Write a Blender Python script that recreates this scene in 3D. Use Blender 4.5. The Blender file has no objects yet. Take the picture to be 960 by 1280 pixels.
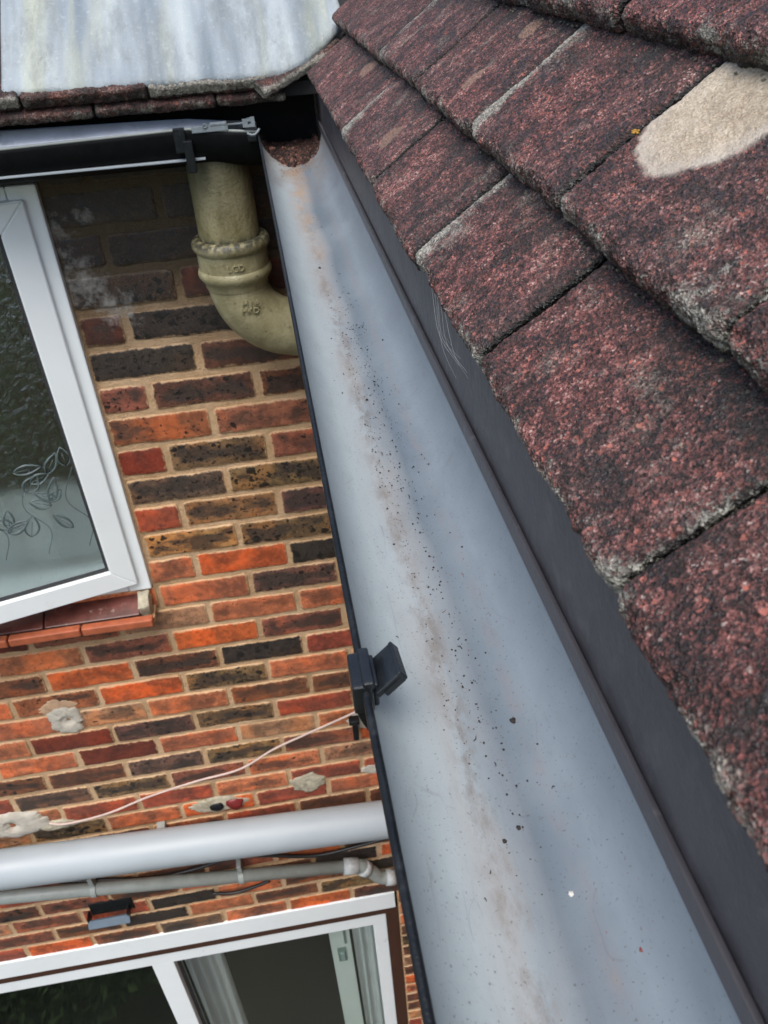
import bpy, bmesh, math, random
import numpy as np
from mathutils import Vector, Matrix, noise as mn
random.seed(7)
R = math.radians
SC = bpy.context.scene
COL = SC.collection

# ---------------------------------------------------------------- camera
cam_d = bpy.data.cameras.new('camera'); cam = bpy.data.objects.new('camera', cam_d); COL.objects.link(cam)
cam.location = (0, 0, 0)
cam.rotation_euler = (0.94923, 0.05687, -0.15547)
cam_d.sensor_fit = 'VERTICAL'; cam_d.sensor_height = 36.0; cam_d.lens = 29.12
cam_d.clip_start = 0.01; cam_d.clip_end = 500
cam_d.dof.use_dof = True; cam_d.dof.focus_distance = 0.55; cam_d.dof.aperture_fstop = 26
SC.camera = cam

# ---------------------------------------------------------------- sky, sun, exposure (overcast)
SUN_EL, SUN_AZ = 66, 200          # azimuth: where the sun stands, clockwise from +Y
w = bpy.data.worlds.new('World'); SC.world = w; w.use_nodes = True
nt = w.node_tree; bg = nt.nodes['Background']
sky = nt.nodes.new('ShaderNodeTexSky'); sky.sky_type = 'NISHITA'; sky.sun_disc = False
sky.sun_elevation = R(SUN_EL); sky.sun_rotation = R(SUN_AZ)
sky.air_density = 1.0; sky.dust_density = 3.5; sky.ozone_density = 1.2
nt.links.new(sky.outputs[0], bg.inputs[0]); bg.inputs[1].default_value = 0.13
sd = bpy.data.lights.new('sun', 'SUN'); sd.energy = 1.5; sd.angle = R(42); sd.color = (1.0, 0.985, 0.955)
so = bpy.data.objects.new('sun', sd); COL.objects.link(so)
sdir = Vector((math.sin(R(SUN_AZ))*math.cos(R(SUN_EL)), math.cos(R(SUN_AZ))*math.cos(R(SUN_EL)), math.sin(R(SUN_EL))))
so.rotation_euler = sdir.to_track_quat('Z', 'Y').to_euler()
SC.view_settings.view_transform = 'Standard'; SC.view_settings.look = 'None'
SC.view_settings.exposure = 0.90; SC.view_settings.gamma = 1.0

# ---------------------------------------------------------------- node helpers
class NT:
    def __init__(s, name):
        s.m = bpy.data.materials.new(name); s.m.use_nodes = True
        s.t = s.m.node_tree; s.t.nodes.clear()
        s.out = s.n('ShaderNodeOutputMaterial')
    def n(s, typ, **kw):
        nd = s.t.nodes.new(typ)
        for k, v in kw.items():
            if k in ('ins',): continue
            setattr(nd, k, v)
        for k, v in kw.get('ins', {}).items(): s.set(nd, k, v)
        return nd
    def set(s, nd, k, v):
        sock = nd.inputs[k]
        if hasattr(v, 'is_output') or isinstance(v, bpy.types.NodeSocket): s.t.links.new(v, sock)
        else:
            if isinstance(v, tuple) and len(v) == 3 and sock.type == 'RGBA': v = v + (1,)
            sock.default_value = v
    def obj(s): return s.n('ShaderNodeTexCoord').outputs['Object']
    def info(s): return s.n('ShaderNodeObjectInfo')
    def math(s, op, a, b=0.0, clamp=False):
        nd = s.n('ShaderNodeMath', operation=op, use_clamp=clamp); s.set(nd, 0, a); s.set(nd, 1, b); return nd.outputs[0]
    def vmul(s, v, k):
        nd = s.n('ShaderNodeVectorMath', operation='MULTIPLY'); s.set(nd, 0, v); s.set(nd, 1, k); return nd.outputs[0]
    def vadd(s, v, k):
        nd = s.n('ShaderNodeVectorMath', operation='ADD'); s.set(nd, 0, v); s.set(nd, 1, k); return nd.outputs[0]
    def noise(s, v, scale, detail=4, rough=0.55, dist=0.0):
        nd = s.n('ShaderNodeTexNoise'); s.set(nd, 'Vector', v); nd.inputs['Scale'].default_value = scale
        nd.inputs['Detail'].default_value = detail; nd.inputs['Roughness'].default_value = rough; nd.inputs['Distortion'].default_value = dist
        return nd.outputs['Fac']
    def vor(s, v, scale, rand=1.0, out='Distance', feature='F1'):
        nd = s.n('ShaderNodeTexVoronoi', feature=feature); s.set(nd, 'Vector', v); nd.inputs['Scale'].default_value = scale
        nd.inputs['Randomness'].default_value = rand
        return nd.outputs[out] if out else nd
    def ramp(s, f, stops, interp='LINEAR'):
        nd = s.n('ShaderNodeValToRGB'); cr = nd.color_ramp; cr.interpolation = interp
        while len(cr.elements) < len(stops): cr.elements.new(0.5)
        for e, (p, c) in zip(cr.elements, stops):
            e.position = p; e.color = (c if isinstance(c, tuple) else (c, c, c)) + (1,)
        s.set(nd, 0, f); return nd.outputs[0]
    def mr(s, v, a, b, c=0.0, d=1.0, smooth=False):
        nd = s.n('ShaderNodeMapRange', clamp=True); 
        if smooth: nd.interpolation_type = 'SMOOTHSTEP'
        s.set(nd, 0, v); nd.inputs[1].default_value = a; nd.inputs[2].default_value = b
        nd.inputs[3].default_value = c; nd.inputs[4].default_value = d; return nd.outputs[0]
    def mix(s, f, a, b, mode='MIX'):
        nd = s.n('ShaderNodeMix', data_type='RGBA', blend_type=mode); s.set(nd, 0, f); s.set(nd, 6, a); s.set(nd, 7, b); return nd.outputs[2]
    def attr(s, name):
        nd = s.n('ShaderNodeAttribute', attribute_name=name); return nd.outputs['Fac']
    def bump(s, h, strength=0.5, dist=0.001):
        nd = s.n('ShaderNodeBump'); nd.inputs['Strength'].default_value = strength; nd.inputs['Distance'].default_value = dist
        s.set(nd, 'Height', h); return nd.outputs[0]
    def bsdf(s, color, rough=0.6, normal=None, **kw):
        b = s.n('ShaderNodeBsdfPrincipled'); s.set(b, 'Base Color', color); s.set(b, 'Roughness', rough)
        if normal is not None: s.set(b, 'Normal', normal)
        for k, v in kw.items(): s.set(b, k.replace('_', ' '), v)
        s.t.links.new(b.outputs[0], s.out.inputs[0]); return b
    def disp(s, h, scale, mid=0.5):
        d = s.n('ShaderNodeDisplacement'); s.set(d, 'Height', h); d.inputs['Scale'].default_value = scale; d.inputs['Midlevel'].default_value = mid
        s.t.links.new(d.outputs[0], s.out.inputs['Displacement']); s.m.displacement_method = 'BOTH'

def shifted(k, amt=7.3):
    r = k.info().outputs['Random']
    c = k.n('ShaderNodeCombineXYZ'); k.set(c, 0, k.math('MULTIPLY', r, amt)); k.set(c, 1, k.math('MULTIPLY', r, amt*3.7)); k.set(c, 2, k.math('MULTIPLY', r, amt*9.1))
    return k.vadd(k.obj(), c.outputs[0])

# ---------------------------------------------------------------- materials
def mat_tile():
    k = NT('granular_concrete_tile'); v = shifted(k)
    warp = k.vadd(v, k.vmul(k.n('ShaderNodeTexNoise', ins={'Vector': v, 'Scale': 500.0}).outputs['Color'], (0.0008,)*3))
    v1 = k.vor(warp, 520, out=None); cell = k.n('ShaderNodeSeparateColor', ins={0: v1.outputs['Color']})
    v2 = k.vor(warp, 1100, out=None); cell2 = k.n('ShaderNodeSeparateColor', ins={0: v2.outputs['Color']})
    big = k.noise(v, 20, 5, 0.62); mid = k.noise(v, 80, 5, 0.62); blot = k.noise(k.vadd(v, (3, 1, 7)), 34, 5, .65)
    val = k.math('ADD', k.math('MULTIPLY', cell.outputs[0], 0.46), k.math('MULTIPLY', cell2.outputs[0], 0.50))
    val = k.math('ADD', val, k.math('MULTIPLY', k.math('SUBTRACT', mid, 0.54), 0.70))
    val = k.math('ADD', val, k.math('MULTIPLY', k.math('SUBTRACT', big, 0.54), 0.95))
    red = k.ramp(val, [(0.0, (.009, .006, .005)), (.24, (.030, .014, .012)), (.44, (.078, .032, .027)), (.61, (.145, .052, .044)), (.76, (.250, .092, .076)), (.89, (.40, .20, .17)), (1.0, (.54, .44, .39))])
    tint = k.ramp(k.noise(v, 9, 2), [(.35, (1.15, .84, .78)), (.65, (.80, .92, .92))])
    red = k.mix(0.6, red, tint, 'MULTIPLY')
    hs = k.n('ShaderNodeHueSaturation', ins={'Saturation': .98, 'Color': red}); k.set(hs, 'Value', k.mr(k.info().outputs['Random'], 0, 1, .70, .92)); red = k.mix(1.0, hs.outputs[0], k.info().outputs['Color'], 'MULTIPLY')
    # stray pale mineral grains
    red = k.mix(k.math('MULTIPLY', k.mr(k.math('ADD', cell2.outputs[2], k.math('MULTIPLY', mid, .25)), 1.10, 1.14), .7), red, (.36, .30, .26))
    red = k.mix(k.math('MULTIPLY', k.mr(k.math('ADD', cell.outputs[1], k.math('MULTIPLY', mid, .35)), 1.14, 1.18), .75), red, (.36, .12, .09))
    # black algae, with butt shadow painted in along the row ends
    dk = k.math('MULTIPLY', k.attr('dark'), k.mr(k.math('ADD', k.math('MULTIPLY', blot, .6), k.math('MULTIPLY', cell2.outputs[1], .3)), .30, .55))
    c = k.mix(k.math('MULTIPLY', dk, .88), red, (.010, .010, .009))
    c = k.mix(k.math('MULTIPLY', k.mr(blot, .53, .64), k.mr(cell2.outputs[1], .1, .9, .90, .40)), c, (.014, .011, .009))
    gw = k.noise(k.vadd(v, (5, 5, 1)), 26, 6, .72); c = k.mix(k.math('MULTIPLY', k.mr(gw, .57, .70), k.mr(cell2.outputs[2], .35, .9, .05, .75)), c, (.30, .26, .21))
    c = k.mix(k.math('MULTIPLY', k.mr(k.math('ADD', k.attr('joint'), k.math('MULTIPLY', k.math('SUBTRACT', mid, .5), .8)), .30, .60), .95), c, (.006, .006, .005))
    # grey-green crust on edges
    crust_n = k.math('ADD', k.mr(k.noise(v, 42, 6, .75), .30, .70, .15, .85), k.math('MULTIPLY', cell2.outputs[1], .30))
    ed = k.mr(k.math('ADD', k.math('MULTIPLY', k.attr('edge'), .62), crust_n), .98, 1.25)
    crust = k.mix(cell.outputs[2], (.15, .145, .12), (.40, .39, .33)); crust = k.mix(k.mr(cell2.outputs[0], .1, .4, .6, 0), crust, (.06, .05, .04))
    c = k.mix(k.math('MULTIPLY', ed, .88), c, crust)
    # pale lichen discs
    li = k.mr(k.math('ADD', k.attr('lichen'), k.math('MULTIPLY', k.math('SUBTRACT', k.noise(v, 120, 6, .7), .5), .22)), .44, .53)
    lc = k.ramp(k.math('ADD', k.math('MULTIPLY', cell2.outputs[0], .35), k.math('MULTIPLY', k.noise(v, 60, 5, .7), .8)), [(.2, (.13, .10, .07)), (.42, (.27, .215, .15)), (.62, (.36, .30, .215)), (.85, (.48, .42, .33))])
    lc = k.mix(k.mr(k.attr('lichen'), .5, .85, .6, 0), lc, (.40, .36, .31))
    c = k.mix(k.math('MULTIPLY', li, .95), c, lc)
    fl = k.mr(k.math('ADD', k.attr('flake'), k.math('MULTIPLY', k.math('SUBTRACT', mid, .5), .5)), .4, .62); c = k.mix(k.math('MULTIPLY', fl, k.mr(cell2.outputs[0], .2, .8, .45, .9)), c, (.22, .135, .095))
    g1 = k.mr(v1.outputs['Distance'], 0, .75, 1, 0); g2 = k.mr(v2.outputs['Distance'], 0, .7, 1, 0)
    h = k.math('ADD', k.math('MULTIPLY', k.math('MULTIPLY', g1, k.mr(cell.outputs[1], 0, 1, .15, 1.2)), .75), k.math('MULTIPLY', k.math('MULTIPLY', g2, k.mr(cell2.outputs[1], 0, 1, .3, 1.2)), .40))
    h = k.math('MULTIPLY', h, k.mr(li, 0, 1, 1, .4))
    h = k.math('ADD', h, k.math('MULTIPLY', mid, .9))
    k.bsdf(c, k.mr(cell.outputs[1], 0, 1, .45, .9)); k.disp(h, .0018, .8)
    return k.m

def bloom(k, c):
    """white salts that have crept out of the masonry near the window head"""
    p = k.n('ShaderNodeNewGeometry').outputs['Position']; o = None
    for x, z, r in ((-.385, -.425, .050), (-.352, -.520, .055), (-.30, -.575, .05), (-.32, -.40, .02)):
        d = k.n('ShaderNodeVectorMath', operation='DISTANCE'); k.set(d, 0, p); d.inputs[1].default_value = (x, 1.571, z)
        m = k.mr(d.outputs['Value'], r*.15, r*1.15, 1, 0); o = m if o is None else k.math('MAXIMUM', o, m)
    n = k.mr(k.math('ADD', k.noise(p, 45, 5, .7), k.math('MULTIPLY', o, .28)), .60, .86)
    return k.mix(k.math('MULTIPLY', k.math('MULTIPLY', n, k.mr(o, 0, .25)), .62), c, (.36, .35, .32))

MORT = [(.25, (.24, .145, .062)), (.48, (.56, .370, .205)), (.75, (.76, .56, .36))]
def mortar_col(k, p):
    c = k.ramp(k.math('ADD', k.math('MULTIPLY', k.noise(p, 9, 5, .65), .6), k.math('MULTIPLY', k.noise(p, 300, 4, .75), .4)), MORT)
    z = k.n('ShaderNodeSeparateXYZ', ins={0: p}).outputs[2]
    eaves_shade = k.math('MULTIPLY', k.mr(k.math('ADD', z, k.math('MULTIPLY', k.noise(p, 7, 4), .22)), -.60, -.40), .90)  # shade under the eaves painted into the mortar, darker towards the top
    return k.mix(eaves_shade, c, (.026, .022, .013))

def mat_brick():
    k = NT('stock_brick'); inf = k.info(); v = shifted(k); p = k.n('ShaderNodeNewGeometry').outputs['Position']
    base = k.vmul(inf.outputs['Color'], (1.32, 1.24, 1.2)); spots = inf.outputs['Alpha']
    n1 = k.noise(v, 14, 5, .6); n2 = k.noise(v, 60, 5, .65); n3 = k.noise(v, 380, 4, .7)
    c = k.mix(k.mr(n1, .40, .60), base, k.mix(1, base, (.48, .50, .52), 'MULTIPLY'))
    c = k.mix(k.mr(k.noise(k.vadd(v, (9, 2, 5)), 11, 3, .5), .52, .62, 0, .7), c, k.mix(1, base, (1.55, 1.15, .85), 'MULTIPLY'))
    c = k.mix(k.mr(n2, .48, .70, 0, .55), c, k.mix(1, base, (1.5, 1.45, 1.35), 'MULTIPLY'))
    c = k.mix(k.mr(n2, .50, .34, 0, .5), c, k.mix(1, base, (.5, .48, .46), 'MULTIPLY'))
    kiss = k.math('MULTIPLY', k.mr(k.math('ADD', k.noise(k.vmul(v, (.45, 1, 1)), 20, 4, .6), k.math('MULTIPLY', k.attr('rimd'), 8)), .58, .70), k.mr(spots, .15, .55))
    c = k.mix(k.math('MULTIPLY', kiss, .86), c, (.034, .026, .021))
    wv = k.vadd(k.vmul(v, (.8, 1, 1)), k.vmul(k.n('ShaderNodeTexNoise', ins={'Vector': v, 'Scale': 70.0, 'Detail': 4.0}).outputs['Color'], (.020,)*3))
    sp = k.vor(wv, 48, out=None)
    sz = k.math('MULTIPLY', k.n('ShaderNodeSeparateColor', ins={0: sp.outputs['Color']}).outputs[0], k.math('ADD', k.math('MULTIPLY', spots, .66), -.06))
    spot = k.mr(k.math('SUBTRACT', sz, sp.outputs['Distance']), 0.0, .05)
    sp2 = k.vor(wv, 150, out=None)
    sz2 = k.math('MULTIPLY', k.n('ShaderNodeSeparateColor', ins={0: sp2.outputs['Color']}).outputs[1], k.math('ADD', k.math('MULTIPLY', spots, .50), .14))
    spot = k.math('MAXIMUM', spot, k.mr(k.math('SUBTRACT', sz2, sp2.outputs['Distance']), 0.0, .08))
    c = k.mix(k.math('MULTIPLY', spot, .94), c, (.009, .008, .008))
    c = k.mix(k.mr(k.noise(k.vadd(v, (4, 4, 4)), 33, 6, .72), .57, .66, 0, .62), c, k.mix(1, base, (.30, .27, .27), 'MULTIPLY'))
    c = k.mix(k.mr(k.noise(v, 210, 3, .6), .66, .72, 0, .8), c, (.02, .015, .013))
    c = k.mix(k.mr(n3, .58, .78, 0, .40), c, (.46, .33, .22))
    # mortar smeared over the arrises
    rim = k.mr(k.math('ADD', k.attr('rimd'), k.math('MULTIPLY', k.math('SUBTRACT', k.noise(v, 85, 5, .7), .5), -.016)), .0012, .0042, 1, 0)
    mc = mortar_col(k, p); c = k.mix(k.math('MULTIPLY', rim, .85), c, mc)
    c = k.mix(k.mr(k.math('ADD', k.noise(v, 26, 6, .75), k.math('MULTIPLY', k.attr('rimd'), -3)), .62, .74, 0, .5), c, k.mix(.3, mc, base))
    hsb = k.n('ShaderNodeHueSaturation', ins={'Saturation': 1.02, 'Color': c}); c = hsb.outputs[0]
    c = bloom(k, c)
    hgt = k.math('ADD', k.math('MULTIPLY', n2, .7), k.math('MULTIPLY', n3, .45))
    k.bsdf(c, k.mr(spot, 0, 1, .72, .38), k.bump(hgt, .9, .0030)); return k.m

def mat_mortar():
    k = NT('sandy_mortar'); v = k.obj(); p = k.n('ShaderNodeNewGeometry').outputs['Position']
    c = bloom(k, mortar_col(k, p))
    k.bsdf(c, .95, k.bump(k.math('ADD', k.noise(v, 60, 5, .7), k.math('MULTIPLY', k.noise(v, 500, 3), .5)), 1.0, .006)); return k.m

def mat_plain(name, col, rough=.5, var=.12, scale=30, bump=.0, grime=None, gscale=8, glo=.55, ghi=.75, gamt=.6, spec=None, coat=0.0):
    k = NT(name); v = shifted(k) if False else k.obj()
    n = k.noise(v, scale, 5, .6)
    lo = tuple(x*(1-var) for x in col); hi = tuple(min(1, x*(1+var)) for x in col)
    c = k.ramp(n, [(.3, lo), (.7, hi)])
    if grime: c = k.mix(k.math('MULTIPLY', k.mr(k.noise(v, gscale, 6, .68), glo, ghi), gamt), c, grime)
    nrm = k.bump(k.noise(v, scale*6, 4, .6), bump, .002) if bump else None
    b = k.bsdf(c, k.mr(n, .3, .7, max(.02, rough-.06), min(1, rough+.08)), nrm)
    if spec is not None: b.inputs['Specular IOR Level'].default_value = spec
    if coat: b.inputs['Coat Weight'].default_value = coat
    return k.m

def mat_gutter():
    k = NT('weathered_gutter_plastic'); o = k.obj(); a = k.attr('across')
    xyz = k.n('ShaderNodeSeparateXYZ', ins={0: o}); y = xyz.outputs[1]
    long_ = k.vmul(o, (1, .14, 1))
    n1 = k.noise(long_, 55, 6, .62); n2 = k.noise(o, 9, 5, .6); n3 = k.noise(o, 420, 3, .7); n4 = k.noise(k.vmul(o, (1, .35, 1)), 150, 6, .75); n5 = k.noise(k.vmul(o, (1, .5, 1)), 45, 6, .7)
    wob = k.math('MULTIPLY', k.math('SUBTRACT', k.noise(k.vmul(o, (0, 1, 0)), 5, 3, .5), .5), .14)
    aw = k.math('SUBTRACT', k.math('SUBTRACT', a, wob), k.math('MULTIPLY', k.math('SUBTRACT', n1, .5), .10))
    # paler on both flanks, darker and bluer right of the channel middle
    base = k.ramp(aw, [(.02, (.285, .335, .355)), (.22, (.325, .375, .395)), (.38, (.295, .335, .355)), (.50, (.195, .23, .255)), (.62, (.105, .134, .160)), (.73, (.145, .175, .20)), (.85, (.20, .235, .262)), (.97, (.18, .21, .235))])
    base = k.mix(k.mr(n2, .38, .66, 0, .22), base, (.31, .355, .375))
    base = k.mix(k.mr(n5, .46, .66, 0, .30), base, k.mix(1, base, (.72, .72, .74), 'MULTIPLY'))
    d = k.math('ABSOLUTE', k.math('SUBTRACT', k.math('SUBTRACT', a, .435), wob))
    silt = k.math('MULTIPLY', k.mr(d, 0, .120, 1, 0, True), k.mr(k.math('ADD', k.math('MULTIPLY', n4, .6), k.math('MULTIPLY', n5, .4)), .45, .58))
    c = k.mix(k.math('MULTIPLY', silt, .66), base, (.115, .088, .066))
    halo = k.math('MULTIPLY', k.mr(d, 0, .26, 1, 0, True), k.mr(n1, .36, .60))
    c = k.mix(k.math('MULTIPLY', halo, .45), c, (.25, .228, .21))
    d2 = k.math('ABSOLUTE', k.math('SUBTRACT', k.math('SUBTRACT', a, .755), wob))
    s2 = k.math('MULTIPLY', k.mr(d2, 0, .055, 1, 0, True), k.mr(n4, .45, .66)); c = k.mix(k.math('MULTIPLY', s2, .50), c, (.225, .185, .165))
    far = k.mr(y, .72, 1.30, 0, 1, True)
    da = k.mr(k.math('ABSOLUTE', k.math('SUBTRACT', k.math('SUBTRACT', a, .43), wob)), 0, .24, 1, 0, True)
    rs = k.math('MULTIPLY', k.math('MULTIPLY', far, da), k.mr(n5, .38, .60)); c = k.mix(k.math('MULTIPLY', rs, .80), c, (.40, .29, .20))
    vf = k.math('MULTIPLY', k.mr(y, 1.12, 1.36, 0, 1, True), k.mr(n5, .35, .6)); c = k.mix(k.math('MULTIPLY', vf, .6), c, (.20, .155, .12))
    c = k.mix(k.mr(k.noise(o, 700, 2, .5), .66, .72, 0, .6), c, (.06, .048, .04))
    c = k.mix(k.mr(k.noise(o, 240, 5, .75), .64, .72, 0, .45), c, (.12, .11, .10))
    for sc_, amt in ((16.0, .34), (5.0, .26)):
        scr = k.vor(k.vadd(k.vmul(o, (1, .07, .3)), k.vmul(k.n('ShaderNodeTexNoise', ins={'Vector': o, 'Scale': sc_}).outputs['Color'], (.03,)*3)), 42, out='Distance', feature='DISTANCE_TO_EDGE')
        c = k.mix(k.math('MULTIPLY', k.mr(scr, .0, .009, 1, 0), k.mr(n5, .50, .60, 0, amt)), c, (.12, .11, .105))
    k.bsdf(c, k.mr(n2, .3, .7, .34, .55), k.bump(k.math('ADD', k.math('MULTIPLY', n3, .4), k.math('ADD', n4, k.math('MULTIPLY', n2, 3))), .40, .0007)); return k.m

def mat_lead():
    k = NT('weathered_lead'); o = k.obj()
    st = k.vmul(o, (1, .10, .10)); st2 = k.vmul(o, (1, .35, .35))
    n1 = k.noise(st, 22, 3, .5); n2 = k.noise(o, 75, 6, .75); n3 = k.noise(k.vadd(st, (2, 0, 0)), 21, 3, .55); n4 = k.noise(st2, 13, 5, .65); n5 = k.noise(st2, 60, 5, .7)
    c = k.ramp(n1, [(.30, (.125, .16, .185)), (.46, (.225, .265, .29)), (.60, (.31, .355, .37)), (.78, (.40, .44, .435))])
    c = k.mix(k.mr(n3, .53, .68, 0, .50), c, k.mix(n2, (.33, .34, .20), (.47, .48, .33)))
    dk = k.math('MULTIPLY', k.mr(n4, .47, .60), k.mr(n5, .36, .60)); c = k.mix(k.math('MULTIPLY', dk, .55), c, (.15, .17, .165))
    c = k.mix(k.mr(k.noise(o, 120, 6, .75), .56, .70, 0, .28), c, (.56, .59, .56))
    c = k.mix(k.mr(k.noise(o, 33, 5, .7), .64, .74, 0, .5), c, (.12, .13, .125))
    k.bsdf(c, .60, k.bump(k.math('ADD', n2, n5), .8, .004)); return k.m

def mat_pipe_iron():
    k = NT('cream_painted_iron'); o = k.obj()
    n = k.noise(o, 22, 5, .6); n2 = k.noise(k.vmul(o, (1, 1, .35)), 28, 5, .6)
    c = k.ramp(n, [(.3, (.19, .168, .090)), (.5, (.265, .240, .135)), (.7, (.34, .315, .195))])
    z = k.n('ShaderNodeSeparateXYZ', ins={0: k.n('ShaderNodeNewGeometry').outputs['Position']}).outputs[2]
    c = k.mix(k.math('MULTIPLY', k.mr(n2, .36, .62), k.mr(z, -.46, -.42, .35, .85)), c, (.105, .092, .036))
    c = k.mix(k.math('MULTIPLY', k.mr(k.math('ADD', z, k.math('MULTIPLY', n, .09)), -.37, -.25), .85), c, (.03, .028, .014))  # algae grime, plus shade painted in towards the pipe top
    jd = k.math('MULTIPLY', k.mr(k.math('ABSOLUTE', k.math('ADD', z, .437)), .002, .014, 1, 0), k.mr(k.noise(o, 90, 5), .36, .54))
    c = k.mix(k.math('MULTIPLY', jd, .93), c, (.022, .024, .018))
    c = k.mix(k.mr(k.noise(o, 80, 6, .75), .58, .68, 0, .7), c, (.085, .070, .035))
    k.bsdf(c, .5, k.bump(k.math('ADD', k.noise(o, 180, 4), k.math('MULTIPLY', n, 2)), .6, .002)); return k.m

def mat_obscure():
    k = NT('patterned_glass'); o = k.obj()
    nrm = k.bump(k.noise(o, 60, 4, .6, 1.0), .8, .004)
    rf = k.n('ShaderNodeBsdfRefraction', ins={0: (.88, .92, .92, 1), 'Roughness': .42, 'IOR': 1.15, 'Normal': nrm})
    tr = k.n('ShaderNodeBsdfTransparent', ins={0: (.88, .92, .92, 1)})
    gl = k.n('ShaderNodeBsdfGlossy', ins={0: (.9, .97, .97, 1), 'Roughness': .20, 'Normal': nrm})
    m0 = k.n('ShaderNodeMixShader', ins={0: .90}); k.t.links.new(tr.outputs[0], m0.inputs[1]); k.t.links.new(rf.outputs[0], m0.inputs[2])
    m1 = k.n('ShaderNodeMixShader', ins={0: .13}); k.t.links.new(m0.outputs[0], m1.inputs[1]); k.t.links.new(gl.outputs[0], m1.inputs[2])
    k.t.links.new(m1.outputs[0], k.out.inputs[0]); return k.m

def mat_glass():
    k = NT('clear_glass')
    tr = k.n('ShaderNodeBsdfTransparent', ins={0: (.90, .95, .93, 1)}); gl = k.n('ShaderNodeBsdfGlossy', ins={0: (1, 1, 1, 1), 'Roughness': .01})
    lw = k.n('ShaderNodeLayerWeight', ins={0: .5}); f = k.math('ADD', k.math('MULTIPLY', k.math('POWER', lw.outputs['Facing'], 3.0), .45), .035)
    m1 = k.n('ShaderNodeMixShader', ins={0: f}); k.t.links.new(tr.outputs[0], m1.inputs[1]); k.t.links.new(gl.outputs[0], m1.inputs[2])
    k.t.links.new(m1.outputs[0], k.out.inputs[0]); return k.m

def mat_leaf():
    k = NT('shrub_leaf'); c = k.ramp(k.noise(k.obj(), 12, 3), [(.3, (.03, .06, .02)), (.7, (.08, .13, .04))]); k.bsdf(c, .5); return k.m

M_TILE = mat_tile(); M_BRICK = mat_brick(); M_MORTAR = mat_mortar(); M_GUT = mat_gutter(); M_LEAD = mat_lead()
M_IRON = mat_pipe_iron(); M_OBS = mat_obscure(); M_GLASS = mat_glass(); M_LEAF = mat_leaf()
M_BLACK = mat_plain('black_gutter_plastic', (.006, .0075, .009), .38, .3, 60, .3, (.035, .038, .04), 70, .55, .72, .5, spec=.3)
M_FASCIA = mat_plain('dark_grey_fascia', (.050, .047, .052), .42, .30, 26, .35, (.115, .11, .11), 60, .52, .72, .5)
M_UPVC = mat_plain('white_upvc', (.80, .85, .85), .32, .03, 6, 0, (.42, .41, .37), 14, .60, .80, .25)
M_WHITE = mat_plain('white_painted_board', (.78, .77, .74), .45, .04, 12, .1, (.38, .34, .27), 20, .6, .8, .35)
M_PIPEW = mat_plain('pale_grey_pvc', (.33, .375, .40), .46, .04, 8, 0, (.30, .31, .31), 12, .5, .9, .15)
M_PIPEG = mat_plain('dull_grey_pvc', (.27, .30, .28), .42, .08, 25, 0, (.20, .20, .17), 30, .52, .75, .5)
M_WOOD = mat_plain('brown_stained_timber', (.055, .022, .012), .5, .3, 40, .3)
M_RUB = mat_plain('dark_grey_rubber', (.03, .03, .032), .6)
M_SILL = mat_plain('dark_red_quarry_tile', (.10, .026, .018), .38, .5, 25, .3, (.50, .42, .36), 45, .60, .72, .55)
M_NOSE = mat_plain('orange_clay_tile', (.36, .095, .04), .6, .2, 45, .3, (.16, .07, .04), 18, .55, .75, .5)
M_PATCH = mat_plain('pale_mortar_patch', (.42, .38, .28), .9, .3, 50, .9, (.17, .15, .08), 22, .5, .7, .6)
M_PATCHW = mat_plain('white_filler_patch', (.50, .465, .39), .9, .2, 50, .9, (.24, .19, .12), 25, .5, .7, .7)
M_CURT = mat_plain('grey_curtain', (.66, .63, .64), .8, .08, 10)
M_NET = mat_plain('white_net_curtain', (.50, .52, .51), .8, .05, 10)
M_ROOM = mat_plain('dark_room', (.016, .016, .011), .9, .3, 2)
M_CABLE = mat_plain('dirty_pink_cable', (.52, .40, .35), .5, .1, 30)
M_BCABLE = mat_plain('black_cable', (.012, .012, .012), .4)
M_METAL = mat_plain('galvanised_steel', (.20, .235, .25), .40, .2, 90, .2, (.12, .10, .08), 60, .55, .7, .6)
M_VENT = mat_plain('blue_grey_vent', (.12, .16, .20), .45, .1, 20)
M_DEBRIS = None
def mat_debris():
    k = NT('rotted_moss_debris'); v = k.obj()
    vv = k.vor(v, 300, out=None); cell = k.n('ShaderNodeSeparateColor', ins={0: vv.outputs['Color']})
    c = k.ramp(k.math('ADD', k.math('MULTIPLY', cell.outputs[0], .55), k.math('MULTIPLY', k.noise(v, 70, 4), .6)), [(.25, (.007, .005, .004)), (.5, (.026, .012, .009)), (.76, (.075, .030, .021)), (.95, (.30, .16, .11))])
    k.bsdf(c, .9); k.disp(k.math('ADD', k.mr(vv.outputs['Distance'], 0, .7, 1, 0), k.math('MULTIPLY', k.noise(v, 110, 4), 1.5)), .0030, .9); return k.m
M_DEBRIS = mat_debris()
M_GRITD = mat_plain('dark_grit', (.018, .013, .011), .8, .5, 200)
M_GRITR = mat_plain('red_grit', (.20, .05, .04), .8, .3, 200)
M_GRITW = mat_plain('pale_chip', (.62, .60, .55), .7)
M_PAVE = mat_plain('garden_paving', (.05, .048, .036), .85, .25, 1.3, .3, (.07, .075, .05), 1, .5, .7, .6)
M_GRASS = mat_plain('lawn', (.045, .075, .02), .95, .35, 3)
M_FELT = mat_plain('roofing_felt', (.012, .012, .012), .8)
M_BLACKD = mat_plain('matt_black_plastic', (.0035, .004, .0045), .6, .3, 60, .2, (.012, .013, .014), 40, .55, .75, .5, spec=.12)
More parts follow.
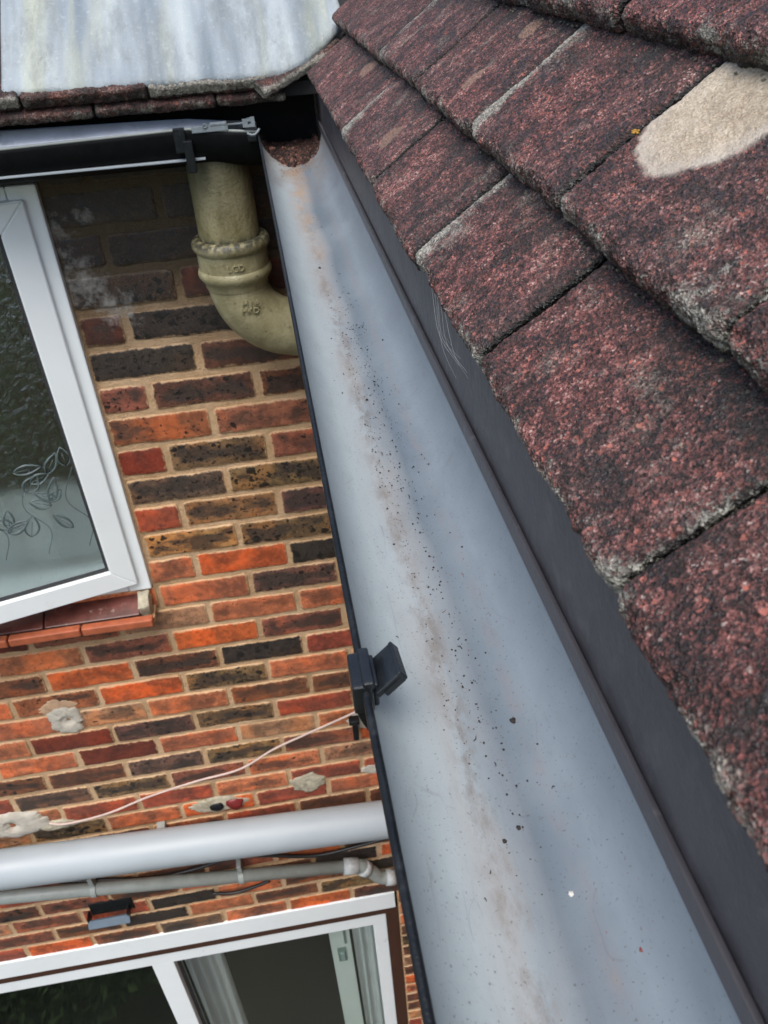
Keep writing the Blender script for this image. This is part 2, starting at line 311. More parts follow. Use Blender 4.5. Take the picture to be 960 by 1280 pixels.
def mat_wing():
    k = NT('coursed_brick'); o = k.obj(); x = k.n('ShaderNodeSeparateXYZ', ins={0: o}); c3 = k.n('ShaderNodeCombineXYZ', ins={0: x.outputs[1], 1: x.outputs[2]})
    b = k.n('ShaderNodeTexBrick', ins={'Vector': c3.outputs[0], 'Color1': (.30, .085, .04, 1), 'Color2': (.09, .05, .032, 1), 'Mortar': (.50, .34, .19, 1), 'Scale': 1.0, 'Mortar Size': .0055, 'Brick Width': .2175, 'Row Height': .075, 'Bias': 0.0})
    c = k.mix(k.mr(k.noise(o, 40, 5, .7), .4, .7, 0, .6), b.outputs['Color'], (.10, .055, .035)); k.bsdf(c, .85, k.bump(k.math('SUBTRACT', k.noise(o, 60, 4), k.math('MULTIPLY', b.outputs['Fac'], .8)), .8, .005)); return k.m
M_BRKSIM = mat_wing()

# ---------------------------------------------------------------- object helpers
def tag(o, label=None, cat=None, group=None, kind=None):
    if label: o['label'] = label
    if cat: o['category'] = cat
    if group: o['group'] = group
    if kind: o['kind'] = kind
    return o
def empty(name, loc=(0, 0, 0), rz=0.0):
    o = bpy.data.objects.new(name, None); COL.objects.link(o); o.location = loc; o.rotation_euler = (0, 0, rz); o.empty_display_size = .05; return o
def link(name, me, mat, parent=None, smooth=False):
    if mat is not None:
        for mm in (mat if isinstance(mat, (list, tuple)) else [mat]): me.materials.append(mm)
    if smooth: me.polygons.foreach_set('use_smooth', [True]*len(me.polygons))
    o = bpy.data.objects.new(name, me); COL.objects.link(o)
    if parent is not None: o.parent = parent
    return o
def from_bm(name, bm, mat, parent=None, smooth=False):
    me = bpy.data.meshes.new(name); bm.to_mesh(me); bm.free(); return link(name, me, mat, parent, smooth)
def raw(name, v, f, mat, parent=None, smooth=False):
    me = bpy.data.meshes.new(name); me.from_pydata([tuple(map(float, p)) for p in v], [], f); me.update(); return link(name, me, mat, parent, smooth)
def add_box(bm, lo, hi, bev=0.0, mtx=None, seg=2):
    g = bmesh.ops.create_cube(bm, size=1.0); vs = g['verts']
    for v in vs: v.co = Vector([lo[i] + (v.co[i]+.5)*(hi[i]-lo[i]) for i in range(3)])
    if bev > 0:
        es = list({e for v in vs for e in v.link_edges})
        r = bmesh.ops.bevel(bm, geom=es, offset=bev, segments=seg, affect='EDGES', profile=.6)
        vs = list({v for f in r['faces'] for v in f.verts} | {v for v in vs if v.is_valid})
    if mtx is not None: bmesh.ops.transform(bm, matrix=mtx, verts=vs)
    return vs
def box(name, lo, hi, mat, parent=None, bev=0.0, rot=None, seg=2):
    bm = bmesh.new(); add_box(bm, lo, hi, bev, None, seg); o = from_bm(name, bm, mat, parent)
    if rot: o.rotation_euler = rot
    return o
def add_tube(bm, pts, rad, seg=12, cap=True, hollow=0.0):
    pts = [Vector(p) for p in pts]; n = len(pts)
    rads = rad if isinstance(rad, (list, tuple)) else [rad]*n
    tang = [(pts[min(i+1, n-1)]-pts[max(i-1, 0)]).normalized() for i in range(n)]
    up = Vector((0, 0, 1)) if abs(tang[0].z) < .9 else Vector((1, 0, 0))
    a = tang[0].cross(up).normalized(); rings = []
    for i in range(n):
        a = (a - tang[i]*a.dot(tang[i])).normalized(); b = tang[i].cross(a)
        rings.append([bm.verts.new(pts[i] + (a*math.cos(2*math.pi*j/seg) + b*math.sin(2*math.pi*j/seg))*rads[i]) for j in range(seg)])
    for i in range(n-1):
        for j in range(seg):
            bm.faces.new((rings[i][j], rings[i][(j+1) % seg], rings[i+1][(j+1) % seg], rings[i+1][j]))
    if cap: bm.faces.new(rings[0][::-1]); bm.faces.new(rings[-1])
def tube(name, pts, rad, mat, parent=None, seg=12, cap=True):
    bm = bmesh.new(); add_tube(bm, pts, rad, seg, cap); bmesh.ops.recalc_face_normals(bm, faces=bm.faces); o = from_bm(name, bm, mat, parent, True); return o
def n3(x, y, z, s=1.0, seed=0.0): return mn.noise(Vector((x*s+seed, y*s+seed*1.7, z*s-seed)))

# ================================================================ SETTING: ground
tag(box('ground', (-60, -60, -5.15), (60, 60, -4.95), M_GRASS), kind='structure')
tag(box('patio', (-8, -4.2, -4.95), (6, 1.60, -4.90), M_PAVE), kind='structure')

# ================================================================ BRICK FACADE
WY = 1.571                    # brick face plane
Z0 = -0.5763                  # bed joint between row -1 and row 0
wall = tag(empty('brick_wall', (0, WY, -4.95)), 'multicoloured stock brick house wall with sandy mortar behind the white windows and the gutter', 'wall')
WIN = (-1.36, -.382, -1.262, -.335); DOOR = (-2.45, .133, -4.95, -2.742)
def wallcore():
    bm = bmesh.new(); y0, y1 = WY+.0032, WY+.25
    xs = [(-3.2, -2.45), (-2.45, -1.36), (-1.36, -.382), (-.382, .133), (.133, .45)]
    for x0, x1 in xs:
        segs = [(-4.95, -.20)]
        if x0 >= -2.45 and x1 <= .133: segs = [(-2.742, -.20)]
        if x0 == -1.36: segs = [(-2.742, -1.262), (-.335, -.20)]
        for z0, z1 in segs:
            nx = max(2, int((x1-x0)/.03)); nz = max(2, int((z1-z0)/.03))
            add_box(bm, (x0, y0, z0), (x1, y1, z1))
    o = from_bm('mortar', bm, M_MORTAR, wall); o.location = (0, -WY, 4.95); return o
wallcore()
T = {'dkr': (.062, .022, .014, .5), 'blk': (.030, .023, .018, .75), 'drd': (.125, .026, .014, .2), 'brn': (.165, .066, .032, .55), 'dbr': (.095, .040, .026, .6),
     'org': (.46, .112, .036, .2), 'sal': (.42, .145, .068, .35), 'buf': (.30, .165, .068, .72), 'olv': (.17, .108, .050, .85),
     'gry': (.115, .072, .050, .55), 'red': (.30, .072, .040, .3), 'tan': (.34, .185, .105, .4), 'orb': (.25, .085, .038, .6),
     'pur': (.115, .055, .042, .6), 'rbr': (.23, .085, .052, .5)}
# rows listed from the right-hand brick leftwards (A, B, C ...)
ROWC = {-4: ['blk', 'blk', 'blk'], -3: ['blk', 'blk', 'blk'], -2: ['blk', 'blk', 'blk'], -1: ['dkr', 'blk', 'blk'], 0: ['blk', 'blk', 'dkr'], 1: ['dbr', 'blk', 'blk'],  # black bricks; top rows chosen darker to deepen the eaves shade
        2: ['orb', 'dbr', 'rbr'], 3: ['rbr', 'orb', 'dbr'], 4: ['rbr', 'olv', 'drd'], 5: ['olv', 'gry', 'gry'], 6: ['pur', 'buf', 'red'],
        7: ['olv', 'buf', 'buf'], 8: ['blk', 'org', 'sal'], 9: ['pur', 'sal', 'sal'], 10: ['sal', 'sal', 'tan', 'rbr', 'drd'], 11: ['rbr', 'org', 'rbr', 'sal', 'rbr'],
        12: ['red', 'blk', 'brn', 'org', 'brn'], 13: ['sal', 'olv', 'org', 'orb', 'sal'], 14: ['brn', 'brn', 'sal', 'tan', 'sal'], 15: ['red', 'olv', 'pur', 'drd', 'sal'],
        16: ['sal', 'tan', 'sal', 'drd', 'sal'], 17: ['rbr', 'olv', 'gry', 'brn', 'brn'], 18: ['tan', 'sal', 'rbr', 'olv', 'gry'], 19: ['red', 'sal', 'red', 'red', 'sal', 'org'],
        20: ['sal', 'red', 'org', 'sal', 'olv'], 21: ['brn', 'red', 'orb', 'dbr', 'olv'], 22: ['sal', 'brn', 'org', 'brn', 'sal'], 23: ['olv', 'sal', 'brn', 'sal', 'red'],
        24: ['brn', 'org', 'rbr', 'brn', 'red'], 25: ['blk', 'dbr', 'sal', 'brn', 'rbr', 'dbr'], 26: ['blk', 'brn', 'sal', 'blk', 'red'], 27: ['olv', 'brn', 'sal', 'blk', 'brn', 'rbr'],
        28: ['dbr', 'org', 'sal', 'gry', 'brn', 'org']}
def brick_mesh(L, H, seed, half_depth=.05):
    nx = max(3, int(L/.011)); nz = 5; v = []; f = []; rim = []
    def wob(x, z): return Vector((n3(x, z, 1, 24, seed)*.0020+n3(x, z, 2, 95, seed)*.0012, 0, n3(x, z, 5, 24, seed)*.0022+n3(x, z, 7, 95, seed)*.0014))
        # front face grid with rounded border, then skirts going back
    xs = [0, .0012, .0050] + list(np.linspace(0, L, nx+1)[1:-1]) + [L-.0050, L-.0012, L]
    zs = [0, .0012, .0050] + list(np.linspace(0, H, nz+1)[1:-1]) + [H-.0050, H-.0012, H]
    dx = lambda i, n: .0032 if i in (0, n-1) else (.0011 if i in (1, n-2) else 0)
    ix = {}
    for a, z in enumerate(zs):
        for b, x in enumerate(xs):
            d = max(dx(a, len(zs)), dx(b, len(xs)));  p = Vector((x-L/2, d, z-H/2)) + wob(x, z)
            cx_ = min(x, L-x); cz_ = min(z, H-z)
            if cx_ < .004 and cz_ < .004: p.x -= math.copysign(.0022, p.x); p.z -= math.copysign(.0022, p.z)
            p.y += n3(x, z, 9, 30, seed)*.0012
            ix[a, b] = len(v); v.append(p); rim.append(min(cx_, cz_))
    nz_, nx_ = len(zs), len(xs)
    for a in range(nz_-1):
        for b in range(nx_-1): f.append((ix[a, b], ix[a, b+1], ix[a+1, b+1], ix[a+1, b]))
    loop = [ix[0, b] for b in range(nx_)] + [ix[a, nx_-1] for a in range(1, nz_)] + [ix[nz_-1, b] for b in range(nx_-2, -1, -1)] + [ix[a, 0] for a in range(nz_-2, 0, -1)]
    base = len(v)
    for i in loop: p = v[i].copy(); p.y = half_depth; v.append(p); rim.append(0.0)
    n = len(loop)
    for i in range(n): f.append((loop[i], base+i, base+(i+1) % n, loop[(i+1) % n]))
    return v, f, rim
def blocked(x0, x1, z0, z1):
    """return list of x intervals of the brick left after cutting out window and door"""
    segs = [(x0, x1)]
    for (a, b, c, d) in (WIN, DOOR):
        if z1 > c+.02 and z0 < d-.012:
            out = []
            for s0, s1 in segs:
                if s1 <= a or s0 >= b: out.append((s0, s1)); continue
                if s0 < a: out.append((s0, a-.003))
                if s1 > b: out.append((b+.003, s1))
            segs = out
    return [s for s in segs if s[1]-s[0] > .018]
rnd = random.Random(3)
far_v, far_f = [], []
STEP = .2175
for n in range(-4, 58):
    zt = Z0 - .075*n; zb = zt - .075
    off = (-.05 if n % 2 == 0 else .0625)
    if n < 10: off -= .0016*(10-n)
    if n < 0: off -= .008
    if n >= 20: off += min(.028, .004*(n-19))
    if n == 0: off = -.075
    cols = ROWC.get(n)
    xr = off + STEP*(1 if n % 2 == 0 else 0)
    # right of brick A is xr ; brick R further right up to the return wall
    k = -1 if n % 2 == 0 else -2
    while True:
        x1 = xr - STEP*k; x0 = x1 - STEP
        if x1 < -2.9: break
        c = None
        if cols is not None and k >= 0: c = cols[k] if k < len(cols) else rnd.choice(['sal', 'brn', 'red', 'olv', 'rbr', 'tan'])
        if c is None: c = rnd.choice(['org', 'sal', 'brn', 'olv', 'rbr', 'dbr', 'tan', 'red', 'sal', 'brn'])
        jx = .0105 if n > 3 else .013
        lim = min(x1, .40)
        for s0, s1 in blocked(x0+jx/2, lim-jx/2 if lim == x1 else lim, zb, zt):
            visible = (n <= 28 and s1 > -.05-.058*max(0, n)*.5-.55) or (n > 28 and s0 > .10)
            vis_left = -.40 - .0235*(n+4) - .12
            visible = (n <= 28 and s1 > vis_left and s0 < .16+.0*n) or (28 < n < 50 and s0 > .10 and s0 < .34)
            top = min(zt, 9); H = .075 - .0105 + rnd.uniform(-.0015, .0012)
            if n < 3: H -= .004
            L = s1-s0 + rnd.uniform(-.002, .002)
            cx = (s0+s1)/2; cz = (zt+zb)/2 + rnd.uniform(-.0012, .0012)
            if visible:
                v, f, rim = brick_mesh(L, H, rnd.uniform(0, 90))
                o = raw('brick', v, f, M_BRICK, wall, True)
                at = o.data.attributes.new('rimd', 'FLOAT', 'POINT'); at.data.foreach_set('value', rim)
                o.location = (cx, rnd.uniform(-.0015, .0015), cz+4.95)
                o.rotation_euler = (rnd.uniform(-.012, .012), rnd.uniform(-.006, .006), rnd.uniform(-.008, .008))
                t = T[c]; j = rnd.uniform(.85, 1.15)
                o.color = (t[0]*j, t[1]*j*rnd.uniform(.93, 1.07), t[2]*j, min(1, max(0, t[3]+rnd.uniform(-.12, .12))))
            else:
                b0 = len(far_v); hw, hh = L/2, H/2
                for sx, sz in ((-1, -1), (1, -1), (1, 1), (-1, 1)):
                    far_v.append((cx+sx*(hw-.002), 0, cz+4.95+sz*(hh-.002)))
                for sx, sz in ((-1, -1), (1, -1), (1, 1), (-1, 1)):
                    far_v.append((cx+sx*hw, .02, cz+4.95+sz*hh))
                far_f.append((b0, b0+1, b0+2, b0+3))
                for i in range(4): far_f.append((b0+i, b0+4+i, b0+4+(i+1) % 4, b0+(i+1) % 4))
        k += 1
o = raw('outer_bricks', far_v, far_f, M_BRICK, wall); o['kind'] = 'stuff'; o.color = (.28, .11, .06, .4)
at = o.data.attributes.new('rimd', 'FLOAT', 'POINT'); at.data.foreach_set('value', [.02]*len(far_v))

# mortar smears and repair patches that lie on the wall
def patch(name, x, z, rx, rz, th, mat, seed, parent=None, hole=None, n=110):
    v = [(x, WY-th, z)]; f = []; rings = 12
    for r in range(1, rings+1):
        for a in range(n):
            t = 2*math.pi*a/n; w_ = 1 + .30*mn.noise(Vector((math.cos(t)*1.3+seed, math.sin(t)*1.3, seed))) + .17*mn.noise(Vector((math.cos(t)*3.5+seed, math.sin(t)*3.5, 3))) + .12*mn.noise(Vector((math.cos(t)*11+seed, math.sin(t)*11, 9)))
            q = r/rings; px = x + rx*w_*q*math.cos(t); pz = z + rz*w_*q*math.sin(t)
            d = th*(1-q**6) + .0020*mn.noise(Vector((px*90, pz*90, seed)))*(1-q*q)
            if hole:
                hd = math.hypot((px-hole[0])/hole[2], (pz-hole[1])/hole[2]); 
                if hd < 1: d -= th*1.3*(1-hd*hd)
            v.append((px, WY-d+(.005 if r == rings else 0), pz))
    for a in range(n): f.append((0, 1+a, 1+(a+1) % n))
    for r in range(rings-1):
        for a in range(n):
            p = 1+r*n; f.append((p+a, p+n+a, p+n+(a+1) % n, p+(a+1) % n))
    o = raw(name, v, f, mat, parent, True); bm = bmesh.new(); bm.from_mesh(o.data); bmesh.ops.recalc_face_normals(bm, faces=bm.faces); bm.to_mesh(o.data); bm.free(); return o
p_ = patch('plaster_patch', -.692, -1.650, .047, .058, .006, M_PATCHW, 3.1, hole=(-.688, -1.655, .020)); tag(p_, 'square whitish filler patch with a brown hole on the brick wall at the left', 'wall patch')
p_ = patch('plaster_halo', -.700, -1.605, .045, .030, .0035, mat_plain('tan_mortar_smear', (.44, .29, .18), .9, .2, 50, .8), 5.5); tag(p_, 'tan mortar smear directly above the square filler patch', 'wall patch')
p_ = patch('mortar_patch', -.103, -2.070, .050, .042, .005, M_PATCH, 8.2); tag(p_, 'round buff mortar patch on the bricks just above the fat grey pipe', 'wall patch')
p_ = patch('mortar_patch', -.375, -2.108, .085, .034, .004, M_PATCH, 2.2); tag(p_, 'ragged mortar patch around the red plug above the fat grey pipe', 'wall patch')
p_ = patch('mortar_patch', -.965, -2.045, .125, .048, .008, M_PATCHW, 4.7, hole=(-.95, -2.045, .025)); tag(p_, 'large ragged white plaster patch at the end of the thin cable', 'wall patch')
p_ = patch('mortar_patch', .085, -1.835, .055, .038, .005, M_PATCHW, 6.4); tag(p_, 'pale mortar patch holding the black bolt beside the gutter', 'wall patch')
p_ = patch('mortar_patch', .110, -2.06, .045, .022, .004, M_PATCHW, 9.4); tag(p_, 'small pale mortar smear right beside the gutter above the fat pipe', 'wall patch')
p_ = patch('mortar_patch', -.83, -2.075, .06, .022, .005, M_PATCH, 12.4); tag(p_, 'greenish buff mortar lump right of the large white plaster patch', 'wall patch')

# red plug, black hole, black bolt
bm = bmesh.new(); bmesh.ops.create_uvsphere(bm, u_segments=18, v_segments=12, radius=1)
for v in bm.verts:
    k_ = 1+.45*mn.noise(v.co*1.6); v.co = Vector((v.co.x*.026*k_, v.co.y*.010, v.co.z*.022*k_))
o = from_bm('red_plug', bm, mat_plain('glossy_red_plastic', (.17, .016, .015), .35, .15, 60), None, True); o.location = (-.322, WY-.006, -2.108); o.rotation_euler = (0, R(20), 0)
tag(o, 'small glossy red plug stuck in mortar above the fat grey pipe', 'plug')
bm = bmesh.new(); bmesh.ops.create_uvsphere(bm, u_segments=16, v_segments=10, radius=1)
for v in bm.verts:
    k_ = 1+.2*mn.noise(v.co*1.7); v.co = Vector((v.co.x*.022*k_, v.co.y*.007, v.co.z*.017*k_))
o = from_bm('sealant_lump', bm, M_BLACK, None, True); o.location = (-.378, WY-.004, -2.112)
tag(o, 'black sealant lump left of the red plug', 'sealant')
tb = tag(empty('wall_bolt', (.055, WY-.01, -1.84)), 'black iron bolt and strap in pale mortar beside the gutter', 'bolt')
bm = bmesh.new(); add_box(bm, (-.008, -.016, -.052), (.008, .006, .030), .004); from_bm('strap', bm, M_BLACK, tb)
bm = bmesh.new(); add_box(bm, (-.016, -.020, .018), (.014, .006, .032), .004); from_bm('bolt_head', bm, M_BLACK, tb)

# thin cable
def spline(pts, n=10):
    out = []; P = [Vector(p) for p in pts]; P = [P[0]*2-P[1]] + P + [P[-1]*2-P[-2]]
    for i in range(1, len(P)-2):
        for j in range(n):
            t = j/n; a, b, c, d = P[i-1:i+3]
            out.append(.5*((2*b)+(-a+c)*t+(2*a-5*b+4*c-d)*t*t+(-a+3*b-3*c+d)*t**3))
    out.append(P[-2]); return out
o = tube('thin_cable', spline([(-.85, WY-.004, -2.06), (-.80, WY-.01, -2.066), (-.68, WY-.014, -2.045), (-.55, WY-.014, -2.0), (-.41, WY-.016, -1.965), (-.2837, WY-.018, -1.941), (-.18, WY-.018, -1.88), (-.08, WY-.02, -1.835), (.066, WY-.02, -1.775), (.16, WY-.01, -1.73)], 8), .0032, M_CABLE, None, 8)
tag(o, 'thin pale pinkish cable running slackly across the bricks from plaster patch to gutter', 'cable')

# ================================================================ CASEMENT WINDOW
win = tag(empty('casement_window', (-.86, WY, -1.262)), 'white plastic casement window with patterned obscure glass, opened slightly outwards', 'window')
def sub(name, lo, hi, mat, parent, base, bev=.002, seg=2):
    lo = tuple(lo[i]-base[i] for i in range(3)); hi = tuple(hi[i]-base[i] for i in range(3)); return box(name, lo, hi, mat, parent, bev, None, seg)
WB = (-.86, WY, -1.262)
x0, x1, z0, z1 = WIN
yf = WY-.012
fr = sub('frame_post', (x1-.052, yf, z0+.012), (x1, yf+.07, z1), M_UPVC, win, WB, .004)
sub('frame_post', (x0, yf, z0+.012), (x0+.05, yf+.07, z1), M_UPVC, win, WB, .004)
sub('frame_rail', (x0+.051, yf+.0015, z1-.045), (x1-.053, yf+.07, z1), M_UPVC, win, WB, .004)
sub('frame_rail', (x0+.051, yf+.0015, z0+.012), (x1-.053, yf+.07, z0+.058), M_UPVC, win, WB, .004)
# opening sash, hinge on its right side
sash = empty('sash', (x1-.024-WB[0], yf-.012-WB[1], 0), R(14)); sash.parent = win
SW, SZ0, SZ1 = .92, (-1.221-WB[2]), (-.357-WB[2])
def miter_frame(name, W, za, zb, wd, dp, mat, parent):
    objs = []
    def prism(nm, quad, y0, y1):
        bm = bmesh.new(); a = [bm.verts.new((q[0], y0, q[1])) for q in quad]; b = [bm.verts.new((q[0], y1, q[1])) for q in quad]
        bm.faces.new(a); bm.faces.new(b[::-1])
        for i in range(4): bm.faces.new((a[i], b[i], b[(i+1) % 4], a[(i+1) % 4]))
        bmesh.ops.recalc_face_normals(bm, faces=bm.faces)
        bmesh.ops.bevel(bm, geom=list(bm.edges), offset=.0022, segments=2, affect='EDGES')
        return from_bm(nm, bm, mat, parent)
    g = .0002
    prism('sash_stile', [(0, za), (0, zb), (-wd, zb-wd), (-wd, za+wd)], 0, dp)
    prism('sash_stile', [(-W, za), (-W, zb), (-W+wd, zb-wd), (-W+wd, za+wd)], 0, dp)
    prism('sash_rail', [(-g, za-g), (-W, za-g), (-W+wd, za+wd-g), (-wd, za+wd-g)], 0, dp)
    prism('sash_rail', [(-g, zb+g), (-W, zb+g), (-W+wd, zb-wd+g), (-wd, zb-wd+g)], 0, dp)
miter_frame('sash', SW, SZ0, SZ1, .052, .05, M_UPVC, sash)
gz0, gz1 = SZ0+.052, SZ1-.052
bm = bmesh.new()
for lo, hi in (((-SW+.052, .010, gz0), (-.052, .016, gz0+.007)), ((-SW+.052, .010, gz1-.007), (-.052, .016, gz1)), ((-.059, .010, gz0+.007), (-.052, .016, gz1-.007)), ((-SW+.052, .010, gz0+.007), (-SW+.059, .016, gz1-.007))): add_box(bm, lo, hi)
from_bm('gasket', bm, M_RUB, sash)
box('glass_pane', (-SW+.052, .016, gz0), (-.052, .020, gz1), M_OBS, sash)
# embossed leaves on the glass
bm = bmesh.new(); rr = random.Random(11)
def leaf(bm, x, z, L, ang, wd):
    ca, sa = math.cos(ang), math.sin(ang)
    for s in (-1, 1):
        pts = []
        for i in range(9):
            t = i/8; u = t*L; w_ = s*wd*math.sin(math.pi*t**.8); pts.append((x+u*ca-w_*sa, .0150, z+u*sa+w_*ca))
        add_tube(bm, pts, [.0010+.0016*math.sin(math.pi*i/8) for i in range(9)], 6)
    add_tube(bm, [(x, .0150, z), (x+L*.7*ca, .0150, z+L*.7*sa)], .0007, 5)
def stem(bm, pts): add_tube(bm, [(p[0], .0150, p[1]) for p in spline([(a, b, 0) for a, b in pts], 6)], .0009, 5)
for i in range(10):
    bx = -.075 - i*.085; bz = gz0+.12+rr.uniform(0, .04)
    for j in range(6):
        leaf(bm, bx+rr.uniform(-.05, .05), bz+rr.uniform(-.02, .16), rr.uniform(.035, .060), rr.uniform(0, 3.14), rr.uniform(.009, .015))
    stem(bm, [(bx, bz-.06), (bx+.02, bz), (bx-.015, bz+.07), (bx+.02, bz+.15)])
lf = from_bm('leaf_relief', bm, mat_plain('etched_glass_relief', (.085, .115, .115), .30, .25, 90, .4), sash, True)
# inside the window: net blind low down, dark room
nb = []
bm = bmesh.new()
nx_ = 60
vs = []
for i in range(nx_+1):
    x = -1.30 + i*(.90/nx_); yy = WY+.085+.006*math.sin(i*.9)
    vs.append((bm.verts.new((x, yy, -1.25)), bm.verts.new((x, yy+.006, -1.00+.004*math.sin(i*.4)))))
for i in range(nx_): bm.faces.new((vs[i][0], vs[i+1][0], vs[i+1][1], vs[i][1]))
o = from_bm('net_curtain', bm, M_NET, None, True); tag(o, 'white net half curtain behind the obscure glass of the open casement', 'curtain')
def room(nm, x0, x1, z0, z1, y0, y1):
    bm = bmesh.new(); add_box(bm, (x0, y0, z0), (x1, y1, z1)); 
    ff = [f for f in bm.faces if abs(f.calc_center_median().y-y0) < 1e-5]; bmesh.ops.delete(bm, geom=ff, context='FACES_ONLY')
    o = from_bm(nm, bm, M_ROOM); tag(o, kind='structure'); return o
room('upper_room', -1.45, -.30, -1.30, -.30, WY+.26, WY+1.6)
room('lower_room', -2.6, .20, -4.94, -2.70, WY+.26, WY+2.4)

# tiled sill
sill = tag(empty('window_sill', (-.86, WY, -1.33)), 'tiled window sill of dark red tiles with an orange clay nosing under the casement', 'window sill')
xe = -.386
for i in range(5):
    b1 = xe-.030 - i*.222; b0 = b1-.219
    bm = bmesh.new(); add_box(bm, (b0, -.060, -.020), (b1, .02, 0), .003)
    for v in bm.verts: v.co.z += .0010*mn.noise(v.co*30)
    o = from_bm('sill_tile', bm, M_SILL, sill); o.location = (.86, .004, .064); o.rotation_euler = (R(24), 0, 0)
    b1 = xe - i*.165; b0 = b1-.162
    bm = bmesh.new(); add_box(bm, (b0, -.076, .018), (b1, -.054, .040), .005, None, 3)
    for v in bm.verts: v.co.z += .0014*mn.noise(v.co*30); v.co.y += .0015*mn.noise(v.co*25+Vector((5, 5, 5)))
    o = from_bm('nosing_tile', bm, M_NOSE, sill); o.location = (.86, 0, rnd.uniform(-.001, .001))
bm = bmesh.new(); add_box(bm, (xe-.50+.86-.62, -.050, .010), (xe+.86, .02, .022)); from_bm('sill_bed', bm, M_MORTAR, sill)
bm = bmesh.new(); add_box(bm, (-.024, -.028, -.020), (.002, .02, .024), .005, None, 3); bmesh.ops.subdivide_edges(bm, edges=bm.edges, cuts=2, use_grid_fill=True)
for v in bm.verts: v.co += Vector((mn.noise(v.co*90), mn.noise(v.co*90+Vector((3, 3, 3))), mn.noise(v.co*80+Vector((7, 7, 7)))))*.004
o = from_bm('mortar_lump', bm, M_PATCH, None, True); o.location = (-.392, WY-.02, -1.281); o.rotation_euler = (R(20), 0, 0); tag(o, 'grey mortar lump at the right-hand end of the tiled window sill', 'mortar lump')

# ================================================================ PATIO DOOR
door = tag(empty('patio_door', (-1.16, WY, -4.95)), 'white framed glazed patio door in a brown timber surround below the pipes', 'door')
DB = (-1.16, WY, -4.95)
def d(name, lo, hi, mat, bev=.002, par=None): return sub(name, lo, hi, mat, par or door, DB, bev)
d('head_board', (-2.45, WY-.006, -2.836), (.124, WY+.02, -2.742), M_UPVC, .003)
d('timber_head', (-2.45, WY-.001, -2.874), (.131, WY+.12, -2.838), M_WOOD, .001)
d('timber_jamb', (.088, WY+.0005, -4.95), (.1315, WY+.12, -2.875), M_WOOD, .001)
d('timber_jamb', (-2.45, WY+.0005, -4.95), (-2.40, WY+.12, -2.875), M_WOOD, .001)
d('frame_rail', (-2.399, WY+.004, -2.945), (.087, WY+.08, -2.875), M_UPVC, .003)
d('frame_stile', (.038, WY+.0055, -4.95), (.087, WY+.08, -2.946), M_UPVC, .003)
d('frame_stile', (-.752, WY+.0055, -4.95), (-.676, WY+.08, -2.946), M_UPVC, .003)
d('frame_stile', (-2.399, WY+.0055, -4.95), (-2.35, WY+.08, -2.946), M_UPVC, .003)
d('frame_rail', (-2.349, WY+.015, -4.949), (-.753, WY+.08, -4.85), M_UPVC, .003)
d('frame_rail', (-.675, WY+.015, -4.949), (.037, WY+.08, -4.85), M_UPVC, .003)
d('glass_pane', (-2.349, WY+.045, -4.85), (-.753, WY+.051, -2.946), M_GLASS, 0)
d('glass_pane', (-.675, WY+.045, -4.85), (.037, WY+.051, -2.946), M_GLASS, 0)
d('gasket', (-.7615, WY+.03, -4.85), (-.7535, WY+.044, -2.947), M_RUB, 0)
d('gasket', (-.6745, WY+.03, -4.85), (-.6665, WY+.044, -2.947), M_RUB, 0)
def curtain(name, xa, xb, y, zt, zb, folds, amp, mat, label, skew=0.0):
    n = folds*8; bm = bmesh.new(); rows = []
    for r in range(10):
        t = r/9; row = []
        for i in range(n+1):
            s = i/n; x = xa + (xb-xa)*s + skew*t*(1-s)
            row.append(bm.verts.new((x, y+amp*math.sin(s*folds*2*math.pi+t*1.2)*(0.7+.5*t)+.3*amp*math.sin(s*13+t*3), zt+(zb-zt)*t)))
        rows.append(row)
    for r in range(9):
        for i in range(n): bm.faces.new((rows[r][i], rows[r][i+1], rows[r+1][i+1], rows[r+1][i]))
    o = from_bm(name, bm, mat, None, True); tag(o, label, 'curtain'); return o
curtain('curtain', -.72, -.565, WY+.20, -2.90, -4.9, 4, .022, M_CURT, 'grey gathered curtain beside the white mullion of the patio door')
curtain('curtain', -.045, .085, WY+.17, -2.90, -4.9, 3, .016, M_CURT, 'grey gathered curtain at the right-hand end of the patio door')
pn = tag(empty('inner_panel', (-.09, WY+.13, -4.9)), 'pale grey inner panel with a small catch plate behind the patio door glass', 'panel')
box('panel_board', (-.045, 0, 0), (.035, .02, 2.02), M_WHITE, pn, .003)
box('catch_plate', (-.022, -.007, 1.50), (.012, -.0005, 1.60), mat_plain('sage_plastic', (.20, .26, .24), .4), pn, .003)
box('catch_lever', (-.012, -.014, 1.52), (.004, -.0072, 1.575), mat_plain('pale_sage', (.35, .42, .42), .4), pn, .002)
box('panel_hinge', (.010, -.006, 1.63), (.020, -.0005, 1.80), mat_plain('grey_hinge', (.22, .24, .24), .4), pn, .001)

